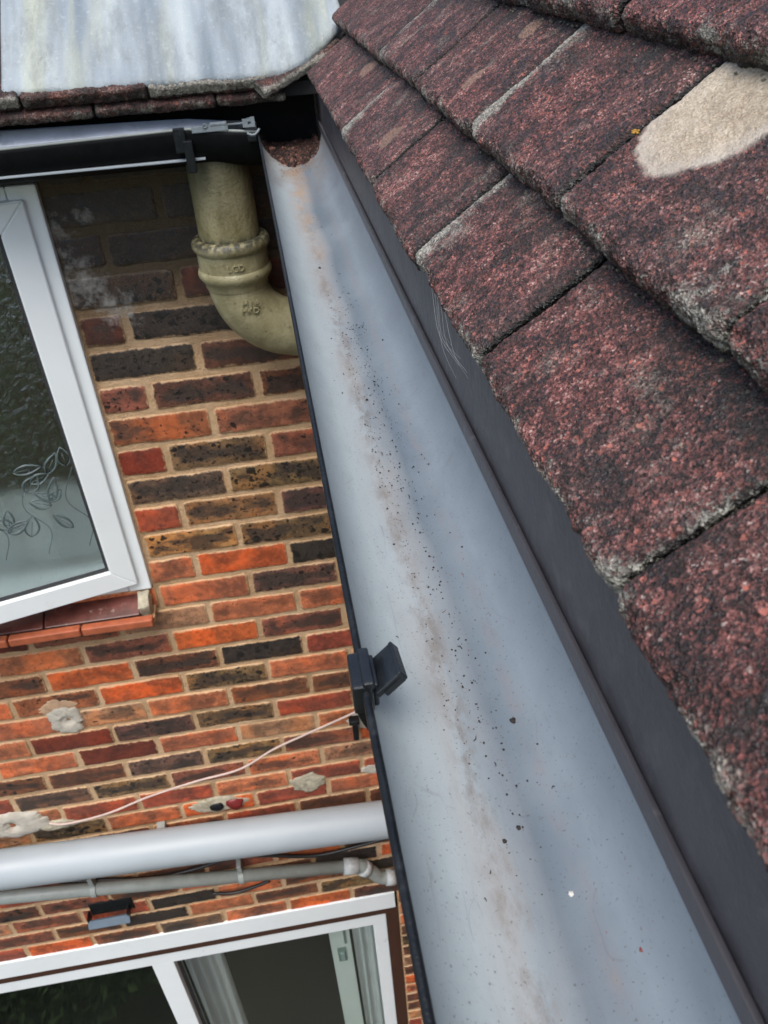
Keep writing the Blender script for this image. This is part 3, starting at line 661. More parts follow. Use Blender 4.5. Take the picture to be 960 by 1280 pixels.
# ================================================================ PIPES ON THE WALL
# fat pale grey pipe
fp = tag(empty('fat_waste_pipe', (-.4, 1.487, -2.155)), 'fat pale grey plastic pipe running across the wall above the patio door', 'pipe')
bm = bmesh.new(); sl = (-2.196+2.120)/(.128+.99)
def pz(x): return -2.122 + sl*(x+.99)
A = Vector((-1.9, 1.487, pz(-1.9))); B = Vector((.126, 1.487, pz(.126)))
add_tube(bm, [A-Vector((-.4, 1.487, -2.155)), B-Vector((-.4, 1.487, -2.155))], .0555, 48, False)
add_tube(bm, [B-Vector((-.4, 1.487, -2.155)), A-Vector((-.4, 1.487, -2.155))], .0515, 48, False)
from_bm('pipe_barrel', bm, M_PIPEW, fp, True)
bm = bmesh.new(); dv = (B-A).normalized(); b0 = B-Vector((-.4, 1.487, -2.155))
add_tube(bm, [b0-dv*.004, b0+dv*.004, b0+dv*.004], [.0562, .0562, .05], 48, True)
from_bm('cut_end', bm, mat_plain('cream_pipe_end', (.55, .52, .44), .6), fp)
for xx in (-.55, -1.45):
    bm = bmesh.new(); add_box(bm, (xx+.4-.012, 0.03, pz(xx)+2.155-.03), (xx+.4+.012, .09, pz(xx)+2.155+.01), .002); from_bm('pipe_bracket', bm, M_PIPEG, fp)
# small waste pipe with elbows
sp = tag(empty('small_waste_pipe', (-.4, 1.535, -2.41)), 'thin grey waste pipe with a double elbow below the fat pale pipe', 'pipe')
SB = Vector((-.4, 1.535, -2.41))
def qz(x): return -2.327 + (-2.486+2.327)/(-.008+1.062)*(x+1.062)
P0 = Vector((-1.9, 1.535, qz(-1.9))); P1 = Vector((-.005, 1.535, qz(-.005)))
tube('pipe_barrel', [P0-SB, P1-SB], .0205, M_PIPEG, sp, 24)
tube('elbow', [p-SB for p in spline([(-.02, 1.535, qz(-.02)), (.018, 1.535, -2.494), (.050, 1.535, -2.535), (.078, 1.535, -2.578), (.11, 1.535, -2.592), (.14, 1.535, -2.597)], 6)], .0215, M_PIPEG, sp, 24)
for a, b in (((-.035, qz(-.035)), (.012, -2.491)), ((.098, -2.588), (.128, -2.595)), ((.024, -2.505), (.040, -2.525))):
    tube('collar', [Vector((a[0], 1.535, a[1]))-SB, Vector((b[0], 1.535, b[1]))-SB], .0265, mat_plain('worn_grey_fitting', (.42, .44, .43), .45, .2, 60, .2, (.2, .2, .2), 40), sp, 24)
tube('pipe_barrel', [Vector((.12, 1.535, -2.594))-SB, Vector((.40, 1.535, -2.62))-SB], .0205, M_PIPEG, sp, 24)
for xx in (-.797, -.357, -1.24):
    zc = qz(xx)-SB.z; bm = bmesh.new()
    add_tube(bm, [(xx-SB.x-.008, 0, zc), (xx-SB.x+.008, 0, zc)], .0245, 24)
    add_box(bm, (xx-SB.x-.007, -.008, zc+.018), (xx-SB.x+.007, .034, zc+.062), .002)
    from_bm('pipe_clip', bm, M_PIPEG, sp)
# black cable
o = tube('black_cable', spline([(-.90, WY-.006, -2.345), (-.75, WY-.012, -2.37), (-.62, WY-.012, -2.40), (-.50, WY-.01, -2.395), (-.36, WY-.012, -2.36), (-.27, WY-.012, -2.385), (-.12, WY-.012, -2.432), (.02, WY-.012, -2.42), (.16, WY-.01, -2.40)], 6), .0065, M_BCABLE, None, 8)
tag(o, 'slack black cable between the fat pipe and the thin waste pipe', 'cable')
o = tube('black_cable', spline([(-.47, WY-.010, -2.545), (-.40, WY-.012, -2.56), (-.33, WY-.012, -2.545), (-.28, WY-.01, -2.53)], 6), .0055, M_BCABLE, None, 8)
tag(o, 'short black cable end just beneath the thin waste pipe', 'cable')
# vent hood
vn = tag(empty('vent_hood', (-.79, WY, -2.55)), 'small blue-grey hooded vent with dark opening above the patio door', 'vent')
bm = bmesh.new(); add_box(bm, (-.066, -.004, -.01), (.070, .03, .052), .003); from_bm('back_plate', bm, M_BLACK, vn)
v = [(-.070, -.052, .028), (.070, -.052, .028), (.070, -.006, .072), (-.070, -.006, .072), (-.070, -.052, .006), (.070, -.052, .006), (.070, -.006, .050), (-.070, -.006, .050)]
v = [(-.074, -.046, -.018), (.056, -.046, -.018), (.056, -.032, .006), (-.074, -.032, .006), (-.074, -.040, -.024), (.056, -.040, -.024), (.056, -.025, .002), (-.074, -.025, .002)]
raw('hood', v, [(0, 1, 2, 3), (7, 6, 5, 4), (0, 4, 5, 1), (1, 5, 6, 2), (2, 6, 7, 3), (3, 7, 4, 0)], M_VENT, vn)
box('side_cheek', (-.073, -.034, -.016), (-.069, -.004, .02), M_BLACK, vn); box('side_cheek', (.051, -.034, -.016), (.055, -.004, .02), M_BLACK, vn)

# ================================================================ CAST IRON SOIL STACK
st = tag(empty('soil_stack', (-.066, 1.492, -.30)), 'cream painted cast iron soil pipe with a ringed socket and bend under the gutter corner', 'pipe')
ST = Vector((-.066, 1.492, -.30))
def lathe(name, prof, mat, parent, seg=56, cx=-.066, cy=1.492):
    v, f = [], []
    for r, z in prof:
        for j in range(seg):
            a = 2*math.pi*j/seg; k_ = 1+.006*mn.noise(Vector((math.cos(a)*2, math.sin(a)*2, z*30)))
            v.append((r*k_*math.cos(a), r*k_*math.sin(a), z+.30))
    for i in range(len(prof)-1):
        for j in range(seg): f.append((i*seg+j, (i+1)*seg+j, (i+1)*seg+(j+1) % seg, i*seg+(j+1) % seg))
    return raw(name, v, f, mat, parent, True)
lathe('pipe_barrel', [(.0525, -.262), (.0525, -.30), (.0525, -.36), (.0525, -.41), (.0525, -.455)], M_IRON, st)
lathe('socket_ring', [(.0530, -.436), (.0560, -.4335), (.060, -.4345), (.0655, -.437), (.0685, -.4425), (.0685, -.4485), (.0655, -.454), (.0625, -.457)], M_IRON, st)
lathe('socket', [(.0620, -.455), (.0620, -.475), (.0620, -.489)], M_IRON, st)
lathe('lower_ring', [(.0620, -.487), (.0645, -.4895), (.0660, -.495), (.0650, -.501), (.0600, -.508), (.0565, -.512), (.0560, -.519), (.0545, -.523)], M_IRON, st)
# bend
pts = []; rad = []
cen = Vector((-.066, 1.492, -.512)); Rb = .105
for i in range(15):
    a = R(78)*i/14; pts.append(Vector((Rb*(1-math.cos(a)), 0, -.212-Rb*math.sin(a)))); rad.append(.0535)
for k_ in (.06, .12, .19): pts.append(pts[14]+Vector((math.sin(R(78)), 0, -math.cos(R(78))))*k_); rad.append(.0535)
pts[15:] = [pts[14]+Vector((math.sin(R(78)), 0, -math.cos(R(78))))*k_ for k_ in (.06, .12, .19)]
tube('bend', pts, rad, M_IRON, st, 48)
def cast_text(txt, z, ang0, r, size, name, tilt=0.0):
    objs = []
    for i, ch in enumerate(txt):
        if ch == ' ': continue
        cu = bpy.data.curves.new('cast_letter', 'FONT'); cu.body = ch; cu.size = size; cu.extrude = .0012; cu.bevel_depth = .0004; cu.align_x = 'CENTER'
        tmp = bpy.data.objects.new('cast_letter', cu); COL.objects.link(tmp); dg = bpy.context.evaluated_depsgraph_get()
        me = bpy.data.meshes.new_from_object(tmp.evaluated_get(dg)); bpy.data.objects.remove(tmp)
        o = link('cast_letter', me, M_IRON, st); a = ang0 + i*size*.72/r
        o.location = (r*math.cos(a), r*math.sin(a), z+.30); o.rotation_euler = (R(90), 0, a+R(90)); objs.append(o)
    return objs
cast_text('LGD', -.4795, R(-90)-.12, .0630, .0150, 'cast_letter')
for txt, z, x in (('H1A', -.546, .010), ('MKD', -.560, .007)):
    for i, ch in enumerate(txt):
        cu = bpy.data.curves.new('cast_letter', 'FONT'); cu.body = ch; cu.size = .0150; cu.extrude = .0012; cu.bevel_depth = .0004; cu.align_x = 'CENTER'
        tmp = bpy.data.objects.new('cast_letter', cu); COL.objects.link(tmp); dg = bpy.context.evaluated_depsgraph_get()
        me = bpy.data.meshes.new_from_object(tmp.evaluated_get(dg)); bpy.data.objects.remove(tmp)
        o = link('cast_letter', me, M_IRON, st); o.location = (x+i*.0105, -.0545, z+.30); o.rotation_euler = (R(90), 0, R(8))

# ================================================================ TILES
def tile_geo(W, L, t, res, seed, r=.0055, dark_end=.066, lichens=(), flakes=(), fray=1.0, edge_hi=.6, edge_lo=.25, edge_amt=1.0):
    """local x = up the slope, y = along the eaves (0..W), z = normal; arris at x=0,z=0"""
    prof = []; s = []
    nb_ = max(3, int(t/res)); 
    for i in range(4): prof.append((L*(1-i/4.0)*.5+.002, -t))
    prof = [(L, -t), (.03, -t), (.003, -t), (.0008, -t+.0008)]
    nn = max(2, int((t-r-.002)/res))
    for i in range(nn+1): prof.append((0, -t+.002+(t-r-.002)*i/nn))
    na = max(3, int(r*1.57/res))
    for i in range(1, na+1): a = math.pi/2*i/na; prof.append((r*(1-math.cos(a)), -r*(1-math.sin(a))))
    vis = dark_end+.014; nv = int((vis-r)/res)
    for i in range(1, nv+1): prof.append((r+(vis-r)*i/nv, 0))
    prof.append((L, 0))
    prof = np.array(prof); ns = len(prof)
    nu = int(W/res); us = [0, 0] + list(np.linspace(0, W, nu+1)) + [W, W]
    us = np.array(us); drop = np.zeros(len(us)); drop[0] = drop[-1] = 1.0; drop[1] = drop[-2] = .12
    us[1] -= .0; U, PX = np.meshgrid(us, prof[:, 0]); _, PZ = np.meshgrid(us, prof[:, 1])
    X = PX.copy(); Z = PZ.copy(); Y = U.copy()
    nvt = X.size; X = X.ravel(); Y = Y.ravel(); Z = Z.ravel(); D = np.tile(drop, ns)
    dist_u = np.minimum(Y, W-Y)
    rc = .0048
    q = np.clip(1-dist_u/rc, 0, 1); top = (Z > -t*.6)
    Z = Z - np.where(top, rc*.62*q*q, 0)
    # corner rounding of the butt
    X = X + np.where(X < .02, .0035*np.clip(1-dist_u/.006, 0, 1)**2, 0)
    Z = np.where(D > .5, -t, Z)
    # wobble
    nzv = np.empty((nvt, 3))
    for i in range(nvt):
        p = Vector((X[i]*30+seed, Y[i]*30, seed*.7+Z[i]*20)); a = mn.noise(p); b = mn.noise(p*4.1); c = mn.noise(p*12.3) if res < .0025 else 0
        nzv[i] = (a, b, c)
    edge_zone = np.clip(1-X/.014, 0, 1)
    X = X + edge_zone*(nzv[:, 0]*.0022+nzv[:, 1]*.0013+nzv[:, 2]*.0010)*fray
    Z = Z + (nzv[:, 0]*.0010+nzv[:, 1]*.0006)*(Z > -t*.9)
    # chip the arris
    Z = Z - np.where((Z > -t*.5), edge_zone*np.clip(nzv[:, 1]*1.2-.12, 0, 1)*.0045, 0)
    edge = edge_amt*(.85*np.exp(-np.abs(X)/.006)*(Z > -t*.75) + edge_hi*np.exp(-(W-Y)/(.015 if edge_hi > 1.4 else .006))+ edge_lo*np.exp(-Y/(.016 if edge_lo > .8 else .004))) * (.75+.5*nzv[:, 0])
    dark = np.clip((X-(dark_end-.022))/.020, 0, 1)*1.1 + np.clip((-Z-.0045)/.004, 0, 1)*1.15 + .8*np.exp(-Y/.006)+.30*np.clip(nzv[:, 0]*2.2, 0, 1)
    lich = np.zeros(nvt); flk = np.zeros(nvt)
    for (cv, cu_, rv, ru) in lichens:
        dd = np.sqrt(((X-cv)/rv)**2+((Y-cu_)/ru)**2) + nzv[:, 0]*.07 + nzv[:, 1]*.02; lich = np.maximum(lich, np.clip(1.5-dd, 0, 1))
    for (cv, cu_, rv, ru) in flakes:
        dd = np.sqrt(((X-cv)/rv)**2+((Y-cu_)/ru)**2) + nzv[:, 1]*.3; flk = np.maximum(flk, np.clip(1.5-dd, 0, 1))
    V = np.stack([X, Y, Z], 1); nc = len(us)
    F = []
    for a in range(ns-1):
        r0 = a*nc
        for b in range(nc-1): F.append((r0+b, r0+b+1, r0+nc+b+1, r0+nc+b))
    F.append(tuple(range(nc-1, -1, -1)) if False else (0, nc-1, (ns-1)*nc+nc-1, (ns-1)*nc))
    return V, F, edge, dark, lich, flk
def make_tile(parent, W, L, t, res, seed, loc, rot, mat=None, **kw):
    V, F, e, dk, li, fl = tile_geo(W, L, t, res, seed, **kw)
    me = bpy.data.meshes.new('tile'); me.from_pydata(V.tolist(), [], F); me.update()
    for nm, arr in (('edge', e), ('dark', dk), ('lichen', li), ('flake', fl), ('joint', np.clip(np.exp(-np.minimum(V[:, 1], W-V[:, 1])/.0020), 0, 1))):
        at = me.attributes.new(nm, 'FLOAT', 'POINT'); at.data.foreach_set('value', np.ascontiguousarray(arr, dtype=np.float32))
    o = link('tile', me, mat or M_TILE, parent, True); o.location = loc; o.rotation_euler = rot; return o
roof = tag(empty('tiled_roof', (0, 0, 0)), 'near roof slope of rough dark red granular concrete tiles beside the gutter', 'roof')
PITCH = R(35)
ROWS = {0: [1.335, .904, .6925, .513, .353, .184, .012, -.155],
        1: [1.46, .990, .785, .586, .403, .237, .070, -.10],
        2: [1.50, 1.24, 1.05, .88, .70, .515, .335, .16, -.01],
        3: [1.55, 1.33, 1.10, .90, .73, .56, .39, .22, .05],
        4: [1.60, 1.30, 1.0, .80, .60, .45, .30, .15, -.01]}
AX = {0: (.0875, -.172), 1: (.1405, -.1154), 2: (.2078, -.0488), 3: (.2730, .0130), 4: (.3380, .0750)}
sd_ = 1.0
rt = random.Random(5)
for r_, js in ROWS.items():
    ax, az = AX[r_]
    for i in range(len(js)-1):
        yh, yl = js[i], js[i+1]; gap = .0031 if yh > .3 else .0022; W = yh-yl-gap; sd_ += 3.17
        near = yl < .62
        res = .0009 if near else .0017
        if yh < .05 and r_ == 0: res = .003
        if r_ == 2: res = .0012 if near else .002
        if r_ >= 3 or yh <= .02: res = .005
        li = []; fl = []
        if r_ == 1 and abs(yh-.403) < .001: li = [(.077, .361-yl, .0415, .0440)]
        if r_ == 1 and abs(yh-.785) < .001: fl = [(.080, .660-yl, .010, .011), (.030, .662-yl, .010, .008)]
        if r_ == 0 and abs(yh-1.335) < .001: fl = [(.062, 1.045-yl, .013, .022)]
        if r_ == 0 and abs(yh-.904) < .001: fl = [(.035, .750-yl, .012, .016)]
        ehi = rt.choice([.15, .5, .9])
        if r_ == 0 and abs(yh-.513) < .001: ehi = 2.2
        if r_ == 0 and abs(yh-.904) < .001: ehi = 2.0
        if r_ == 1 and abs(yh-.586) < .001: ehi = 2.3
        if r_ == 1 and abs(yh-.990) < .001: ehi = 1.6
        if r_ == 0 and abs(yh-.353) < .001: ehi = .05
        elo = .95 if (r_ == 0 and abs(yh-.353) < .001) or (r_ == 1 and abs(yh-.403) < .001) else .25
        dzt = {(0, .353): -.0008, (0, .513): .0003, (0, .6925): -.0012, (0, .904): .0006, (1, .403): -.0012}.get((r_, yh), rt.uniform(-.0008, .0008))
        make_tile(roof, W, .105, .016, res, sd_, (ax+rt.uniform(-.0015, .0015), yl+gap/2, az+dzt), (0, -PITCH+rt.uniform(-.006, .006), rt.uniform(-.004, .004)),
                  lichens=li, flakes=fl, edge_hi=ehi, edge_lo=elo, dark_end=(.074 if r_ == 0 else .088), r=.0055)
# decking that carries the tiles
o = raw('roof_deck', [(.112, -.6, -.190), (.112, 1.52, -.190), (.55, 1.52, .152+.05), (.55, -.6, .152+.05), (.112, -.6, -.21), (.112, 1.52, -.21), (.55, 1.52, .16), (.55, -.6, .16)],
        [(0, 1, 2, 3), (7, 6, 5, 4), (0, 4, 5, 1), (1, 5, 6, 2), (2, 6, 7, 3), (3, 7, 4, 0)], M_FELT, roof)
# little crumbs and moss lodged along the joints
def blob(bm, c, r, sq=(1, 1, 1), seed=0.0, sub=1):
    g = bmesh.ops.create_icosphere(bm, subdivisions=sub, radius=1)
    for v in g['verts']:
        k_ = 1+.62*mn.noise(v.co*1.3+Vector((seed, seed, seed))); v.co = Vector((c[0]+v.co.x*r*sq[0]*k_, c[1]+v.co.y*r*sq[1]*k_, c[2]+v.co.z*r*sq[2]*k_))
bm = bmesh.new()
for i in range(420):
    r_ = rt.choice([0, 0, 1, 1, 1, 2]); y = rt.uniform(.1, 1.3); ax, az = AX[r_+1]
    xx = ax+.0092+rt.uniform(-.004, .001); zz = az-.0132+rt.uniform(-.001, .0015)-(.004)*.6
    blob(bm, (xx, y, zz), rt.uniform(.0006, .0014), (1, 1, .7), i*.37)
o = from_bm('moss_crumbs', bm, mat_plain('dry_grey_moss', (.10, .10, .075), .95, .6, 300), roof, True); o['kind'] = 'stuff'
bm = bmesh.new()
for i in range(9): blob(bm, (.1774+rt.uniform(-.001, .001), .3995+rt.uniform(-.003, .003), -.0882+rt.uniform(-.0005, .0008)), rt.uniform(.0006, .0011), (1, 1, .6), i)
o = from_bm('yellow_lichen', bm, mat_plain('yellow_lichen', (.36, .20, .03), .9), roof, True)

# ================================================================ FAR ROOF: lead sheet over tile courses
fr_ = tag(empty('lead_covered_roof', (0, 0, 0)), 'far roof edge with a pale stained lead sheet over mossy red tiles', 'roof')
WP = R(35)
def wtile(xr, W, y, z, seed, t=.021, L=.12, **kw):
    # local y runs along -x after a +90 deg turn about z
    return make_tile(fr_, W, L, t, .0016, seed, (xr, y, z), (0, -WP, 0), **kw)
for xr, W, sdv, dz, ed in ((.031, .176, 3.3, -.001, 2.6), (-.147, .182, 8.1, 0, .5), (-.331, .168, 12.9, 0, 1.5), (-.503, .17, 22.0, 0, .5), (-.68, .17, 27.0, 0, .5), (-.86, .17, 31.0, 0, .5)):
    o = wtile(xr, W, 1.392+rt.uniform(-.002, .002), -.1815+dz, sdv, r=.004, dark_end=.05, edge_amt=ed, edge_hi=.4); o.color = (.62, .66, .60, 1); o.rotation_euler = (R(0), 0, 0)
    o.rotation_euler = Matrix.Rotation(R(90), 3, 'Z').__matmul__(Matrix.Rotation(-WP, 3, 'Y')).to_euler()
for xr, W, sdv in ((.056, .105, 41.3), (-.050, .180, 45.1), (-.232, .165, 52.9), (-.40, .17, 62.0), (-.575, .17, 67.0), (-.75, .17, 71.0)):
    o = wtile(xr, W, 1.401+rt.uniform(-.002, .002), -.2075, sdv, t=.015, r=.004, dark_end=.05, edge_amt=.9, edge_hi=.3); o.color = (.60, .62, .58, 1)
    o.rotation_euler = (Matrix.Rotation(R(90), 3, 'Z') @ Matrix.Rotation(-WP, 3, 'Y')).to_euler()
# cut valley tile under the lead
o = make_tile(fr_, .155, .10, .015, .0016, 77.7, (.158, 1.4375, -.152), (0, 0, 0), r=.005, dark_end=.05, edge_amt=2.2, edge_hi=.8); o.color = (.6, .65, .6, 1)
o.rotation_euler = (Matrix.Rotation(R(90), 3, 'Z') @ Matrix.Rotation(R(25), 3, 'Z') @ Matrix.Rotation(R(-17), 3, 'X') @ Matrix.Rotation(R(-28), 3, 'Y')).to_euler()
# lead sheet
def lead():
    out = [(-.352, 1.399), (.015, 1.395), (.055, 1.399), (.090, 1.411), (.122, 1.431), (.152, 1.459)]
    nx, ny = 110, 60; v = []; f = []
    def front(x):
        for (a, b), (c, d_) in zip(out, out[1:]):
            if a <= x <= c: t = (x-a)/(c-a); return b+(d_-b)*t
        return out[-1][1]
    for j in range(ny+1):
        for i in range(nx+1):
            x = -.352 + (.504)*i/nx; yb = front(x) + .0022*mn.noise(Vector((x*38, 0, 4))); y = yb + (1.98-yb)*(j/ny)**1.2
            xo = x + (.004*mn.noise(Vector((y*30, 3, 1))) + (.006*math.sin((y-1.45)*30) if y < 1.7 else 0) if i == nx else 0)
            z = -.178 + .7*(y-1.40) + .0035*mn.noise(Vector((x*11, y*6, 2))) + .0018*mn.noise(Vector((x*40, y*25, 7)))
            if x > .02: z += -.005*min(1, (x-.02)/.08)*0
            if j == 0: z -= .0075
            if j == 1: z -= .0012
            v.append((xo, y, z+.006))
    n = len(v)
    for j in range(ny):
        for i in range(nx): a = j*(nx+1)+i; f.append((a, a+1, a+nx+2, a+nx+1))
    o = raw('lead_sheet', v, f, M_LEAD, fr_, True); md = o.modifiers.new('thick', 'SOLIDIFY'); md.thickness = .003; md.offset = -1; return o
lead()
# roof slope left of and behind the lead
o = raw('roof_deck', [(-1.6, 1.43, -.196), (.16, 1.43, -.196), (.55, 2.1, .27), (-1.6, 2.1, .27), (-1.6, 1.43, -.215), (.16, 1.43, -.215), (.55, 2.1, .25), (-1.6, 2.1, .25)],
        [(0, 1, 2, 3), (7, 6, 5, 4), (0, 4, 5, 1), (1, 5, 6, 2), (2, 6, 7, 3), (3, 7, 4, 0)], M_FELT, fr_)
for j in range(5):
    for i in range(5):
        o = make_tile(fr_, .168, .12, .014, .006, 90+i*3+j*7, (-.362-i*.17-(.085 if j % 2 else 0), 1.43+.07*j, -.158+.056*j), (0, 0, 0), dark_end=.07)
        o.rotation_euler = (Matrix.Rotation(R(90), 3, 'Z') @ Matrix.Rotation(-WP, 3, 'Y')).to_euler()
# mossy cement in the valley between the two roofs
bm = bmesh.new()
for i in range(260):
    t = rt.random(); x = .155+.085*t+rt.uniform(-.010, .010); y = 1.42+.26*t+rt.uniform(-.03, .02); z = -.165+.105*t+rt.uniform(-.006, .004)
    blob(bm, (x, y, z), rt.uniform(.003, .009), (1, 1.2, .8), i*.71)
o = from_bm('valley_cement', bm, mat_plain('mossy_cement', (.085, .085, .065), .95, .6, 160, .9, (.02, .02, .015), 60, .45, .65, .8), None, True)
tag(o, 'rough grey mossy cement packed in the valley between the two roof slopes', 'cement')

# ================================================================ FASCIAS
fb = tag(empty('fascia_board', (.11, .4, -.3)), 'dark grey plastic fascia board behind the long gutter under the near tiles', 'fascia')
box('board', (-.0015, -1.0, -.02), (.016, 1.092, .098), M_FASCIA, fb, .0015)
box('soffit', (.017, -1.0, -.018), (.16, 1.092, -.008), M_WHITE, fb)
fb2 = tag(empty('fascia_board', (-.4, 1.512, -.27)), 'black fascia board behind the short gutter under the lead covered roof', 'fascia')
box('board', (-1.2, -.004, -.05), (.506, .012, .062), M_BLACKD, fb2, .0015)
box('soffit', (-1.2, .013, -.045), (.40, .056, -.035), M_FELT, fb2)
# return wall of the near wing, far below the tiles
o = box('wing_wall', (.27, -1.5, -4.95), (.50, 1.56, -.32), M_BRKSIM); tag(o, 'brick side wall of the near wing below the long gutter', 'wall')

# ================================================================ LONG GUTTER
gut = tag(empty('long_gutter', (0, 0, 0)), 'long half-round plastic gutter with pale dusty inside and black rim running to the corner', 'gutter')
GZ = -.2655; YE = 1.418; YN = -.65
def xl(y): return .0178 - .0062*y
XR = .1058; DEPTH = .041
def gprof(n, x0, x1, zt, depth, off=0.0):
    out = []
    for i in range(n+1):
        a = math.pi*i/n; cx = (x0+x1)/2; hw = (x1-x0)/2 + off
        ex = 2/2.15; c, s = math.cos(a), math.sin(a)
        out.append((cx - math.copysign(abs(c)**ex, c)*hw, zt - (abs(s)**ex)*(depth+off)))
    return out
def long_gutter():
    ys = np.concatenate([np.arange(YN, YE-.0005, .02), [YE]]); n = 48; v = []; f = []; ac = []; mi = []
    for shell, off in ((0, 0.0), (1, .0022)):
        for y in ys:
            dz = .0006*math.sin(y*9) + .0005*mn.noise(Vector((y*6, 0, 0)))
            x0 = xl(y); 
            for i, (x, z) in enumerate(gprof(n, x0, XR, GZ, DEPTH, off)):
                v.append((x, y, z+dz)); ac.append(i/n if False else (x-x0)/(XR-x0))
    N = n+1; Y_ = len(ys)
    for shell in (0, 1):
        b = shell*N*Y_
        for j in range(Y_-1):
            for i in range(n):
                q = (b+j*N+i, b+j*N+i+1, b+(j+1)*N+i+1, b+(j+1)*N+i); f.append(q if shell == 0 else q[::-1]); mi.append(shell)
    b = N*Y_
    for j in range(Y_-1):
        f.append((j*N, (j+1)*N, b+(j+1)*N, b+j*N)); mi.append(1); i = n
        
    me = bpy.data.meshes.new('channel'); me.from_pydata(v, [], f); me.update()
    at = me.attributes.new('across', 'FLOAT', 'POINT'); at.data.foreach_set('value', np.array(ac, dtype=np.float32))
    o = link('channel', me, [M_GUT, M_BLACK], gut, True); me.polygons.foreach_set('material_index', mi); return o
long_gutter()
tube('front_rim', [(xl(y)-.0016, y, GZ+.0004+.0006*math.sin(y*9)) for y in np.linspace(YN, YE+.002, 60)], .0019, M_BLACK, gut, 12)
box('back_lip', (XR-.0008, YN, GZ-.0030), (XR+.0022, YE+.08, GZ+.0075), mat_plain('grey_lip', (.064, .060, .064), .42, .12, 30, .15, (.20, .19, .18), 40, .60, .72, .5), gut, .0010)
# corner box where both gutters meet
box('corner_back', (xl(YE)+.001, YE+.092-.001, GZ-.05), (XR+.002, YE+.096, GZ+.006), M_BLACK, gut)
bm = bmesh.new(); add_box(bm, (xl(YE)-.001, YE+.0005, GZ-.052), (XR+.002, YE+.092, GZ-.047), 0); from_bm('corner_floor', bm, M_BLACK, gut)
# grit and debris lying in the gutter
def gz_at(x, y):
    x0 = xl(y); P = gprof(48, x0, XR, GZ, DEPTH)
    for (a, za), (b, zb) in zip(P, P[1:]):
        if a <= x <= b: t = (x-a)/max(1e-9, b-a); return za+(zb-za)*t
    return GZ-DEPTH
bm = bmesh.new(); rg = random.Random(21)
for i in range(620):
    u = rg.random(); y = .10 + (rg.random()**1.6)*.72
    frac = rg.gauss(.585, .055) if rg.random() < .82 else rg.uniform(.25, .8)
    x0 = xl(y); x = x0+(XR-x0)*min(.95, max(.08, frac)); r = rg.choice([.00022, .00026, .0003, .00036, .00044, .0006])*(1.0 if y < .6 else 1.3)
    if rg.random() < .03: r *= 1.8
    blob(bm, (x, y, gz_at(x, y)+r*.45), r, (1, rg.uniform(.8, 1.4), .7), i*.3, 1)
for i in range(260):
    y = .15 + rg.random()*.75; frac = rg.gauss(.44, .025); x0 = xl(y); x = x0+(XR-x0)*frac; r = rg.choice([.00018, .00024, .0003, .00042])
    if .42 < y < .50: r *= 1.3
    blob(bm, (x, y, gz_at(x, y)+r*.4), r, (1, 1.2, .7), i*.3+400, 1)
o = from_bm('gutter_grit', bm, M_GRITD, None, True); tag(o, 'dark roof grit scattered along the bottom of the long gutter', 'grit', kind='stuff')
bm = bmesh.new()
for i in range(36):
    y = .10+rg.random()*.3; frac = rg.gauss(.62, .09); x0 = xl(y); x = x0+(XR-x0)*min(.9, frac); r = rg.uniform(.00022, .00045); blob(bm, (x, y, gz_at(x, y)+r*.45), r, (1, 1, .8), i)
o = from_bm('red_grit', bm, M_GRITR, None, True); tag(o, 'reddish tile grains scattered among the dark grit in the gutter', 'grit', kind='stuff')
for (px_, py_, r, mt, lab, nm) in ((.0822*.985, .2441, .0013, M_GRITD, 'largest dark crumb of moss lying in the gutter below the black clip', 'moss_crumb'),
                           (.0699*.98, .1925, .0010, M_GRITD, 'dark crumb on the brown silt line nearer than the largest crumb', 'moss_crumb'),
                           (.081*.98, .1601, .0010, M_GRITW, 'tiny off-white chip lying alone in the gutter bottom', 'stone_chip'),
                           (.0958*.98, .1318, .0008, M_GRITR, 'reddish tile grain nearest the lower edge of the photo', 'tile_grain'),
                           (.0881*.98, .1424, .0005, M_GRITR, 'small reddish grain just beyond the nearest reddish one', 'tile_grain'),
                           (.0512, .8925, .0016, M_GRITD, 'lone dark crumb far along the gutter towards the corner', 'moss_crumb')):
    bm = bmesh.new(); blob(bm, (0, 0, 0), r, (1, 1.25, .7), px_*1000, 2); o = from_bm(nm, bm, mt, None, True); o.location = (px_, py_, gz_at(px_, py_)+r*.5); tag(o, lab, 'debris')
# clump of rotted moss where the gutters meet
def clump():
    n = 90; v = []; f = []
    for j in range(n+1):
        for i in range(n+1):
            u = i/n; w_ = j/n; x0 = xl(YE)+.002; x = x0+(XR-.004-x0)*u
            fr0 = 1.372 + .055*abs(u-.55)**1.5*2 + .016*mn.noise(Vector((u*6, 1, 1))) + .008*mn.noise(Vector((u*19, 4, 1))) - (.0)
            if u < .2: fr0 += (.2-u)*.12
            y = fr0 + (YE+.085-fr0)*w_
            base = gz_at(min(max(x, x0), XR-.001), YE) if True else 0
            bz = base + (.0)
            hgt = (.016*min(1, w_*3.2)**.7)*(1-.25*w_) + .004*mn.noise(Vector((x*60, y*60, 3))) * min(1, w_*6) + .002*mn.noise(Vector((x*180, y*180, 3)))*min(1, w_*6)
            floor = GZ-DEPTH
            z = max(bz, floor + hgt) + .0006 if w_ > 0 else bz-.002
            v.append((x, y, min(z, GZ-.006) if w_ > 0 else z))
    for j in range(n):
        for i in range(n): a = j*(n+1)+i; f.append((a, a+1, a+n+2, a+n+1))
    o = raw('moss_clump', v, f, M_DEBRIS, None, True); tag(o, 'dark reddish brown clump of rotted moss blocking the gutter corner', 'debris')
clump()
bm = bmesh.new()
